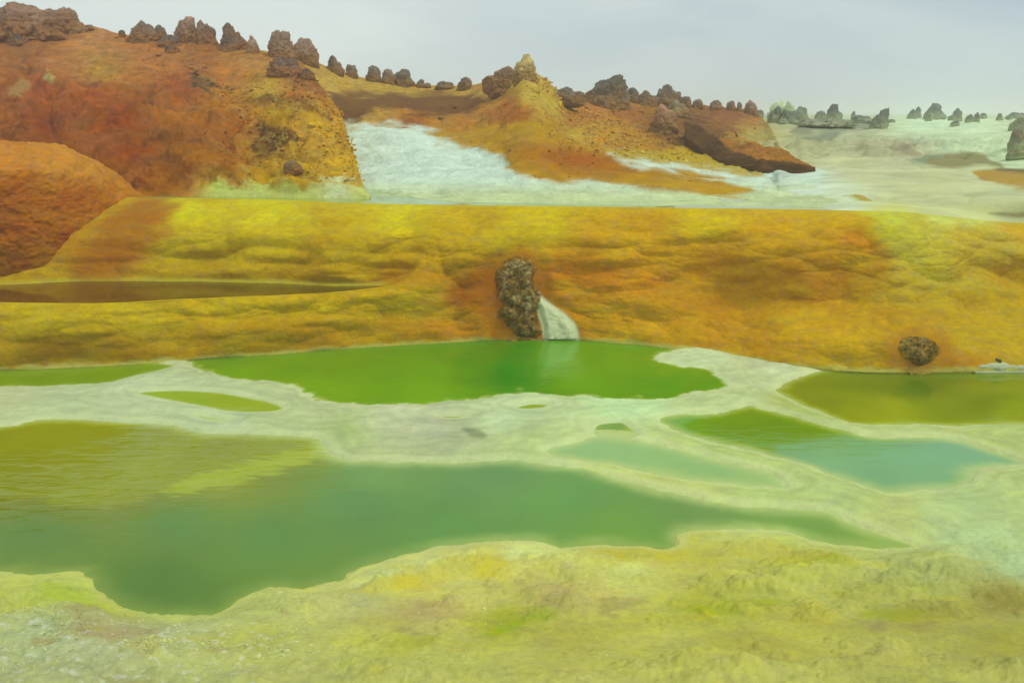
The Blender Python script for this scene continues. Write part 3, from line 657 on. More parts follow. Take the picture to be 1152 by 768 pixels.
# ------------------------------------------------------------------ middle hill with the yellow peak, white apron and orange flow
MID_TOP = [(270, 52, 27), (300, 57, 27), (330, 63, 27.5), (360, 72, 28), (382, 80, 28.5), (400, 85, 29), (440, 92, 29), (480, 97, 29), (520, 97, 28.5), (548, 93, 27), (566, 88, 26), (578, 83, 25), (590, 79, 24.5), (600, 82, 24.5), (612, 90, 25), (625, 101, 26.5), (640, 108, 29), (680, 109, 31), (720, 112, 32), (760, 116, 33), (800, 120, 34), (846, 126, 34), (858, 134, 32), (868, 148, 28), (878, 166, 23), (894, 184, 19.2), (925, 192, 17.0), (960, 208, 14.6), (985, 226, 12.8), (1000, 235, 11.9)]
def mid_amp(X, Y, Z, qx, qy):
    w = X + 0.5 * fbm(X / 2, Y / 2, Z / 2, 2)
    rough = 1 - sst(0, 1, np.clip((qy - 138) / 20, 0, 1)) * 0.75
    d = fbm(w / 3.2, Y / 3.2, Z / 1.8, 4) * 0.26 * rough + billow(w / 1.2, Y / 1.2, Z / 0.6, 4, 0.55) * 0.12 * rough + fbm(X / 0.35, Y / 0.35, Z / 0.25, 3, 0.6) * 0.04 * rough
    rg = np.exp(-(((qx - 605 - (qy - 75) * 0.9) / 26) ** 2)) * sst(60, 90, qy) * sst(170, 140, qy)
    d = d * (1 - 0.75 * rg) + 0.12 * rg + 0.10 * rg * billow(X / 0.7, Y / 0.7, Z / 0.5, 4, 0.6)
    d += 0.30 * np.exp(-(((qx - 665) / 70) ** 2 + ((qy - 180 - (qx - 665) * 0.15) / 14) ** 2))
    d += 0.25 * np.exp(-(((qx - 440) / 60) ** 2 + ((qy - 160) / 16) ** 2))
    wh = sst(140, 165, qy)
    d += wh * (billow(X / 1.6 + 0.5 * Y, Y / 0.7, Z / 0.35, 4, 0.5) * 0.06 + 0.05 * (np.abs(np.sin(np.pi * (Z / 0.16 + 0.9 * fbm(X / 2.0, Y / 2.0, Z / 2.0, 3)))) ** 0.6 - 0.6))
    tall = sst(640, 720, qx) * sst(150, 120, qy)
    d += tall * billow(X / 0.8, Y / 0.8, Z / 0.6, 4, 0.6) * 0.25
    return d * sst(1000, 940, qx) * (1 - 0.5 * sst(870, 900, qx)) + sst(800, 850, qx) * sst(895, 870, qx) * sst(168, 150, qy) * 0.14 * billow(X / 0.8, Y / 0.8, Z / 0.5, 4, 0.6)
def mid_paint(X, Y, Z, qx, qy):
    ax_ = qx + 11 * fbm(X / 1.0, Y / 1.0, Z / 0.7, 4); ay = qy + 5.5 * fbm(X / 1.0 + 7, Y / 1.0, Z / 0.7, 4)
    c = idw([(400, 95, (160, 130, 60)), (440, 98, (158, 130, 58)), (480, 103, (162, 132, 60)), (530, 104, (156, 126, 64)), (470, 138, (136, 78, 30)), (520, 140, (150, 100, 35)), (550, 112, (150, 110, 50)), (560, 130, (142, 84, 30)), (590, 88, (166, 146, 72)), (572, 118, (150, 88, 26)), (590, 130, (142, 78, 22)), (620, 118, (166, 146, 55)), (600, 105, (165, 140, 55)), (650, 130, (150, 98, 35)), (640, 152, (165, 136, 50)), (668, 118, (152, 98, 52)), (700, 130, (136, 82, 36)), (740, 140, (110, 66, 30)), (780, 140, (92, 56, 30)), (820, 130, (122, 72, 46)), (850, 140, (140, 92, 42)), (720, 165, (156, 112, 26)), (690, 150, (158, 115, 36)), (770, 172, (165, 132, 30)), (830, 188, (166, 132, 26)), (800, 152, (92, 58, 26)), (760, 155, (105, 65, 28)), (840, 152, (150, 120, 50)), (480, 158, (160, 130, 35)), (540, 155, (164, 134, 26)), (900, 215, (178, 190, 150))], ax_, ay, ax=0.7)
    c = c * np.array([1.18, 1.14, 0.9]) * (1 + 0.18 * fbm(X / 0.9, Y / 0.9, Z / 0.35, 4, 0.6) + 0.28 * fbm(X / 0.22, Y / 0.25, Z / 0.16, 4, 0.65))[..., None]
    dark = [(372, 106), (440, 107), (490, 106), (535, 108), (545, 118), (500, 131), (430, 122), (400, 136), (372, 140)]
    c = zone(c, dark, ax_, ay, (92, 52, 26), 5, 0.85)
    white = [(250, 138), (385, 140), (440, 141), (478, 147), (492, 158), (530, 168), (562, 176), (580, 195), (612, 203), (700, 206), (780, 214), (845, 219), (852, 210), (800, 200), (740, 189), (686, 176), (700, 173), (760, 181), (800, 187), (900, 188), (960, 198), (1010, 215), (1010, 250), (250, 250)]
    wc = 1 + 0.14 * fbm(X / 0.8, Y / 0.5, Z / 0.15, 4)
    s_ = sdf(smooth_poly(white), ax_, ay, 40)
    m = (1 - sst(-4, 6, s_ + 5 * fbm(X / 0.5, Y / 0.5, Z / 0.25, 3)))[..., None]
    low = sst(195, 225, qy)[..., None]
    wcol = (alb((190, 205, 194)) * (1 - low) + alb((182, 192, 146)) * low) * wc[..., None]
    rt = sst(900, 975, qx + 15 * fbm(X / 1.5, Y / 1.5, 0 * X, 3))[..., None]
    wcol = wcol * (1 - rt) + rt * alb((174, 182, 136)) * wc[..., None]
    c = c * (1 - m) + m * wcol
    flow = [(495, 150), (560, 140), (620, 138), (655, 165), (690, 177), (740, 189), (800, 201), (850, 213), (835, 219), (780, 214), (700, 206), (620, 203), (582, 192), (564, 170), (520, 158)]
    s_ = sdf(smooth_poly(flow), ax_, ay, 40)
    m = (1 - sst(-4, 4, s_))[..., None]
    core = np.exp(-(((qx - 655) / 75) ** 2 + ((qy - 180 - (qx - 655) * .12) / 16) ** 2))[..., None]
    fc = alb((168, 128, 16)) * (1 - core) + alb((152, 84, 6)) * core
    c = c * (1 - m) + m * fc * (1 + 0.2 * fbm(X / 0.7, Y / 0.5, Z / 0.2, 4))[..., None]
    c = zone(c, [(684, 172), (720, 168), (780, 172), (830, 185), (868, 197), (840, 200), (780, 191), (730, 181)], ax_, ay, (168, 140, 24), 3, 0.9)
    c = zone(c, [(836, 150), (858, 140), (880, 150), (895, 185), (870, 176), (846, 166)], ax_, ay, (158, 148, 84), 8, 0.75)
    c = zone(c, [(962, 204), (974, 212), (982, 228), (970, 228)], ax_, ay, (168, 138, 30), 3, 0.8)
    n = fbm(X / 0.4, Y / 0.4, 0 * X, 4, 0.6)
    rg = np.exp(-(((qx - 610 - (qy - 75) * 0.9) / 30) ** 2)) * sst(170, 140, qy)
    sp = np.clip((rg + 0.9 * np.exp(-(((qx - 730) / 80) ** 2 + ((qy - 165) / 16) ** 2))) * (0.8 + 0.8 * n), 0, 1) * (1 - 0.0)
    return c, sp
_, MID_PTS = ridged_hill('hill', columns(270, 1000), [(270, 223), (420, 225), (700, 230), (960, 233), (1000, 236)], MID_TOP, [(0, 0), (0.10, 0.06), (0.30, 0.22), (0.58, 0.46), (0.82, 0.76), (1, 1)], [4, 34, 44, 50, 50, 40, 12, 10], [(2.0, -0.25), (9, -2.8)], mid_amp, mid_paint, MAT_HILL, LIPZ - 0.02, lambda x: 1.3 * float(sst(520, 380, x)))

# ------------------------------------------------------------------ pale salt plateau running out to the horizon
PLX = [560, 760, 850, 900, 960, 1005, 1152, 1400, 1900]
PLAT = []
def pv(py, z, dy=0): return [V(x, py + (dy if x >= 1152 else 0), z) for x in PLX]
def plip(off, dz): 
    out = []
    for x in PLX:
        y = V(x, ly(x), lipz(x))[1]; out.append(Hd(x, y + off, lipz(x) + dz))
    return out
CONT = [plip(-0.25, -0.30), plip(0.05, -0.035), plip(0.5, 0.01), pv(222, 1.735, 6), pv(207, 1.79), pv(193, 1.86), pv(180, 1.94), pv(166, 2.10), pv(153, 2.28), pv(143, 2.48), pv(135, 2.61),
        [Hd(x, 130.0, 2.72) for x in PLX], [Hd(x, 500.0, 2.8) for x in PLX], [Hd(x, 3000.0, 2.9) for x in PLX]]
SINK = {560: 1.0, 760: 1.0, 850: 0.7, 900: 0.25, 960: 0.0}
for i in range(0, 8):
    CONT[i] = [(x, y, z - 0.4 * SINK.get(x, 0) * min(1, (8 - i) / 3.0)) for (x, y, z) in CONT[i]]
# keep the order of depth in every column
for i in range(1, len(CONT)):
    CONT[i] = [(x, max(y, CONT[i - 1][j][1] + 0.12), z) for j, (x, y, z) in enumerate(CONT[i])]
P, s = loft(CONT, [6, 10, 20, 24, 30, 34, 40, 34, 30, 26, 24, 14, 6], columns(560, 1900))
X, Y, Z = P[..., 0], P[..., 1], P[..., 2]
S2 = np.broadcast_to(s[:, None], X.shape)
qx, qy = proj(X, Y, Z)
fadeY = sst(1.5, 4.0, S2) * sst(12, 10.5, S2)
d = 0.05 * billow(X / 2.2 + 0.2 * Y, Y / 0.8, 0 * X, 4, 0.5) + 0.05 * fbm(X / 3, Y / 2, 0 * X, 3)
mound = sst(6.0, 6.4, S2) * (1 - sst(7.6, 8.3, S2))
lgp = np.abs(np.sin(np.pi * (Y / 1.25 + 1.4 * fbm(X / 3.2, Y / 3.2, 0 * X + 6, 3)))) ** 0.6
d = (d + 0.06 * (lgp - 0.6) * 1.7) * fadeY + mound * (0.16 * billow(X / 1.0, Y / 1.2, 0 * X + 4, 4, 0.5))
d += sst(8.2, 9, S2) * sst(12.2, 10.6, S2) * (0.14 * fbm(X / 7, Y / 9, 0 * X + 3, 3) + 0.04 * billow(X / 2, Y / 2, 0 * X, 3))
P = P + np.array([0, 0, 1.0]) * d[..., None]
X, Y, Z = P[..., 0], P[..., 1], P[..., 2]
qx, qy = proj(X, Y, Z)
ax_ = qx + 14 * fbm(X / 1.5, Y / 1.5, 0 * X, 4); ay = qy + 3.5 * fbm(X / 1.2 + 7, Y / 1.2, 0 * X, 4)
pc = idw([(1000, 240, (176, 180, 92)), (1100, 240, (174, 180, 122)), (1140, 248, (160, 165, 120)), (950, 225, (180, 192, 158)), (900, 205, (188, 204, 186)), (930, 215, (186, 200, 178)), (1050, 215, (172, 176, 130)), (1120, 225, (170, 176, 132)), (980, 195, (170, 172, 132)), (1060, 200, (168, 170, 126)), (900, 180, (158, 158, 116)), (960, 183, (166, 168, 124)), (920, 165, (154, 154, 112)), (980, 168, (146, 144, 110)), (1020, 165, (152, 146, 112)), (1080, 160, (165, 182, 146)), (1130, 170, (172, 192, 150)), (1100, 145, (178, 198, 160)), (1030, 145, (176, 198, 160)), (940, 150, (150, 156, 122)), (880, 150, (160, 158, 110)), (880, 136, (150, 160, 120)), (950, 128, (165, 180, 145)), (1050, 132, (178, 200, 165)), (1140, 135, (172, 186, 150)), (840, 150, (150, 120, 60))], ax_, ay, ax=0.5)
pc *= np.array([1.12, 1.06, 1.14])
pc *= (1 + 0.10 * fbm(X / 0.9, Y / 0.45, 0 * X + 2, 5, 0.6) + 0.17 * fbm(X / 5.0, Y / 0.6, 0 * X + 42, 4, 0.55))[..., None]
for poly, c, a in [([(1035, 178), (1050, 172), (1100, 173), (1122, 184), (1130, 191), (1105, 187), (1060, 187)], (118, 108, 62), 0.85),
                   ([(1020, 183), (1040, 174), (1052, 174), (1046, 184)], (120, 135, 112), 0.7),
                   ([(1098, 193), (1130, 191), (1175, 194), (1175, 212), (1138, 212), (1112, 205)], (160, 122, 30), 0.9),
                   ([(1125, 191), (1175, 189), (1175, 195), (1135, 195)], (84, 84, 60), 0.85),
                   ([(1105, 240), (1130, 238), (1175, 238), (1175, 244), (1135, 243)], (118, 112, 72), 0.8),
                   ([(895, 142), (930, 136), (985, 137), (1000, 142), (960, 146), (920, 148), (900, 152), (890, 148)], (116, 118, 98), 0.85),
                   ([(905, 156), (930, 148), (945, 150), (940, 157), (920, 160)], (112, 120, 100), 0.8),
                   ([(1015, 163), (1032, 160), (1035, 174), (1018, 174)], (128, 118, 94), 0.6)]:
    pc = zone(pc, poly, ax_, ay, c, 2.5, a)
structure(grid_obj('salt_flat', P, pc, MAT_FLAT))
_k = (S2 > 5) & (Y < 110)
FLAT_PTS = (qx[_k], qy[_k], Y[_k])

TONGUE = [(740, 128, 26), (775, 141, 24), (800, 153, 22.6), (820, 160, 21.8), (850, 163, 21.4), (880, 168, 21), (896, 175, 20.6), (908, 184, 20.1), (918, 190, 19.7)]
def tongue_amp(X, Y, Z, qx, qy):
    return (fbm(X / 1.5, Y / 1.5, Z / 0.8, 4) * 0.13 + billow(X / 0.5, Y / 0.5, Z / 0.3, 4) * 0.06) * sst(918, 890, qx)
def tongue_paint(X, Y, Z, qx, qy):
    n = fbm(X / 0.6, Y / 0.6, Z / 0.4, 4)
    split = np.interp(qx, [740, 800, 815, 850, 880, 897, 918], [120, 150, 163, 176, 180, 184, 188])
    m = sst(-2, 2, split - qy + 1.5 * n)[..., None] * sst(800, 815, qx)[..., None]
    c = alb((84, 56, 26)) * (1 - m) + m * alb((150, 98, 32))
    c = c * (1 + 0.3 * fbm(X / 0.5, Y / 0.5, Z / 0.15, 4, 0.6))[..., None]
    return c, np.zeros_like(qx)
def under(px, py):
    best = []
    for Q in (MID_PTS, FLAT_PTS):
        k = (np.abs(Q[0] - px) < 3) & (np.abs(Q[1] - py) < 2.5)
        if k.any(): best.append(float(Q[2][k].min()))
    return min(best)
TFOOT = [(770, 156), (800, 178), (830, 186), (860, 190), (890, 191), (918, 191)]
tx_ = np.arange(770, 919, 12.0)
TF = np.array([[x, under(x, np.interp(x, *np.array(TFOOT, float).T))] for x in tx_])
TF[:, 1] = np.convolve(np.pad(TF[:, 1], 2, 'edge'), np.ones(5) / 5, 'valid') - 0.12
TT = np.array(TONGUE, float)
xs_t = list(tx_)
C = [[] for _ in range(8)]
for x, yf in TF:
    f = float(np.interp(x, *np.array(TFOOT, float).T)); t_ = float(np.interp(x, TT[:, 0], TT[:, 1]))
    thick = max(f - t_, 1.0) / 25.0
    z0 = float(z_at(f, yf))
    C[0].append(Hd(x, yf - 0.05, z0 - 0.4)); C[1].append(Hd(x, yf, z0))
    for i, (g, h) in enumerate([(0.25, 0.12), (0.5, 0.35), (0.78, 0.68), (1.0, 1.0)]):
        y = yf + 1.6 * thick * h
        C[2 + i].append(Hd(x, y, float(z_at(f + (t_ - f) * g, y))))
    y, z = C[5][-1][1:]
    C[6].append(Hd(x, y + 0.5, z - 0.12)); C[7].append(Hd(x, y + 2.5, z - 1.2))
P, s_t = loft(C, [4, 14, 16, 16, 14, 8, 6], columns(770, 918))
X, Y, Z = P[..., 0], P[..., 1], P[..., 2]
qx, qy = proj(X, Y, Z)
P = P + normals(P) * (tongue_amp(X, Y, Z, qx, qy) * sst(0.8, 1.5, np.broadcast_to(s_t[:, None], X.shape)))[..., None]
tc_, tsp = tongue_paint(P[..., 0], P[..., 1], P[..., 2], qx, qy)
structure(grid_obj('hill', P, tc_, MAT_HILL, None, {'Speck': tsp}))

# ------------------------------------------------------------------ rocks
def ico(sub):
    t = (1 + 5 ** 0.5) / 2
    v = [(-1, t, 0), (1, t, 0), (-1, -t, 0), (1, -t, 0), (0, -1, t), (0, 1, t), (0, -1, -t), (0, 1, -t), (t, 0, -1), (t, 0, 1), (-t, 0, -1), (-t, 0, 1)]
    f = [(0, 11, 5), (0, 5, 1), (0, 1, 7), (0, 7, 10), (0, 10, 11), (1, 5, 9), (5, 11, 4), (11, 10, 2), (10, 7, 6), (7, 1, 8), (3, 9, 4), (3, 4, 2), (3, 2, 6), (3, 6, 8), (3, 8, 9), (4, 9, 5), (2, 4, 11), (6, 2, 10), (8, 6, 7), (9, 8, 1)]
    v = [np.array(p) / np.linalg.norm(p) for p in v]
    for _ in range(sub):
        cache = {}; nf = []
        def mid(a, b):
            k = (min(a, b), max(a, b))
            if k not in cache:
                m = v[a] + v[b]; v.append(m / np.linalg.norm(m)); cache[k] = len(v) - 1
            return cache[k]
        for a, b, c in f:
            ab, bc, ca = mid(a, b), mid(b, c), mid(c, a)
            nf += [(a, ab, ca), (b, bc, ab), (c, ca, bc), (ab, bc, ca)]
        f = nf
    return np.array(v), np.array(f)
ICO = {k: ico(k) for k in (3, 4, 5)}

SPUR_T, MID_T, FLAT_T = 'spur', 'mid', 'flat'
def rock(name, px, base, w, peaks, Y, col, label, cat='rock', group=None, seed=0, deep=0.8, pale=None):
    """peaks: (dx, top_y) in photo pixels; a rock of that silhouette, standing at depth Y"""
    if group == G1: peaks = [(dx, t + 0.12 * (base - t)) for dx, t in peaks]; w *= 1.06
    if group == G2: w *= 1.25; base -= 2
    tops = min(t for _, t in peaks)
    kind_ = Y if isinstance(Y, str) else None
    src = {'spur': SPUR_PTS, 'mid': MID_PTS, 'flat': FLAT_PTS}.get(Y) if isinstance(Y, str) else None
    if src is not None:
        a_ = np.abs(src[0] - px) < max(2.0, w * 0.22)
        qx_, qy_, qY = src[0][a_], src[1][a_], src[2][a_]
        sky_ = qy_.min()
        base = max(base, sky_ + 1.0)
        near_ = np.abs(qy_ - base) < 2.5
        Y = float(qY[near_].min() if near_.any() else qY[np.argmin(np.abs(qy_ - base))])
    sc = Y / F * 1.03
    hmax = max(max(base - t for _, t in peaks), 2.0)
    rng = np.random.RandomState(seed + int(px * 7 + base * 13) % 9973)
    v, f = ICO[5 if w * hmax > 500 else (4 if w * hmax > 60 else 3)]
    W, Hh = w / 2.0, hmax
    c0 = np.array([np.mean([p[0] for p in peaks]) * 0.4, 0, Hh * 0.20])
    npk = len(peaks)
    ell = [(0, 0, 0, W, W, 0.55 * Hh)]
    for dx, t in peaks:
        h = base - t
        rb = W * (0.90 if npk == 1 else 0.60)
        ell.append((dx * 0.85, rng.uniform(-.15, .15) * W, 0.30 * h, rb, rb, 0.74 * h))
        ell.append((dx, rng.uniform(-.1, .1) * W, 0.60 * h, rb * 0.68, rb * 0.68, 0.41 * h))
    for _ in range(6 + 3 * npk):
        a_ = rng.uniform(-1, 1); q_ = rng.uniform(0.22, 0.46)
        ell.append((a_ * W * 0.7, rng.uniform(-.5, .5) * W, rng.uniform(0, 0.62) * Hh * (1.2 - abs(a_)), W * q_, W * q_, min(Hh, W) * q_ * 0.95))
    r = np.full(len(v), 0.05)
    for x, y, z, ra, rb_, rc in ell:
        sx = np.array([1 / ra, 1 / rb_, 1 / rc])
        oc = (c0 - np.array([x, y, z])) * sx; vd = v * sx
        A = (vd * vd).sum(1); B = vd @ oc; Cc = oc @ oc - 1
        disc = B * B - A * Cc
        r = np.maximum(r, np.where(disc > 0, (-B + np.sqrt(np.maximum(disc, 0))) / A, 0))
    # chip flat faces off
    for _ in range(10):
        n = rng.normal(size=3); n[2] = abs(n[2]) * 0.35; n /= np.linalg.norm(n)
        dn = v @ n
        lim = np.max(r * dn) * rng.uniform(0.74, 0.97)
        r = np.where((dn > 0.05) & (n[2] < 0.80), np.minimum(r, lim / np.maximum(dn, 0.05)), r)
    p = v * r[:, None]
    o1, o2, o3 = rng.uniform(0, 50, 3)
    q = p / max(min(W, Hh), 1.0)
    nz = fbm(q[:, 0] * 1.4 + o1, q[:, 1] * 1.4 + o2, q[:, 2] * 1.4 + o3, 5, 0.55)
    nz2 = billow(q[:, 0] * 4.5 + o3, q[:, 1] * 4.5 + o1, q[:, 2] * 4.5 + o2, 3, 0.6)
    rd = np.abs(pn(q[:, 0] * 2.7 + o2, q[:, 1] * 2.7 + o3, q[:, 2] * 2.0 + o1))
    p = v * (r * (1 + 0.20 * nz + 0.05 * nz2) - 0.24 * min(W, Hh) * np.maximum(0.18 - rd, 0) * 2)[:, None] + c0
    p[:, 2] *= 0.97 * Hh / max(p[:, 2].max(), 1e-3)
    x_lo, x_hi = np.percentile(p[:, 0], 1), np.percentile(p[:, 0], 99)
    p[:, 0] = (p[:, 0] - (x_lo + x_hi) / 2) * (w * 0.95 / max(x_hi - x_lo, 1e-3))
    p[:, 1] *= deep * w * 0.95 / max(x_hi - x_lo, 1e-3)
    p *= sc
    cv = fbm(q[:, 0] * 1.3 + o3, q[:, 1] * 1.3, q[:, 2] * 1.3 + o1, 4, 0.6)
    base_c = alb(col) * 1.45; base_c = base_c * 0.7 + base_c.mean() * 0.3 * np.array([1.14, 1.02, 0.78]); pc_ = alb(pale) if pale is not None else base_c * 1.35
    m = sst(-0.1, 0.7, cv)[:, None]
    cc = base_c * (1 - m) + pc_ * m
    soil = {SPUR_T: (146, 98, 56), MID_T: (142, 102, 54), FLAT_T: (150, 156, 122)}.get(kind_, None)
    if soil is not None:
        up = np.clip(p[:, 2] / (Hh * sc), -1, 1) + 0.25 * cv
        k_ = (1 - sst(0.0, 0.75, up))[:, None] * 0.85
        cc = cc * (1 - k_) + k_ * alb(soil)
    z0 = float(z_at(base, Y)); x0 = float(x_of(px, Y, z0))
    o = new_mesh(name, p, f, cc, None, MAT_ROCK)
    bo = name == 'boulder'
    o.location = (x0, Y + W * sc * (0.75 if bo else 0.25), z0 - (-0.08 if bo else 0.10) * Hh * sc)
    tag(o, label, cat, group)
    return o

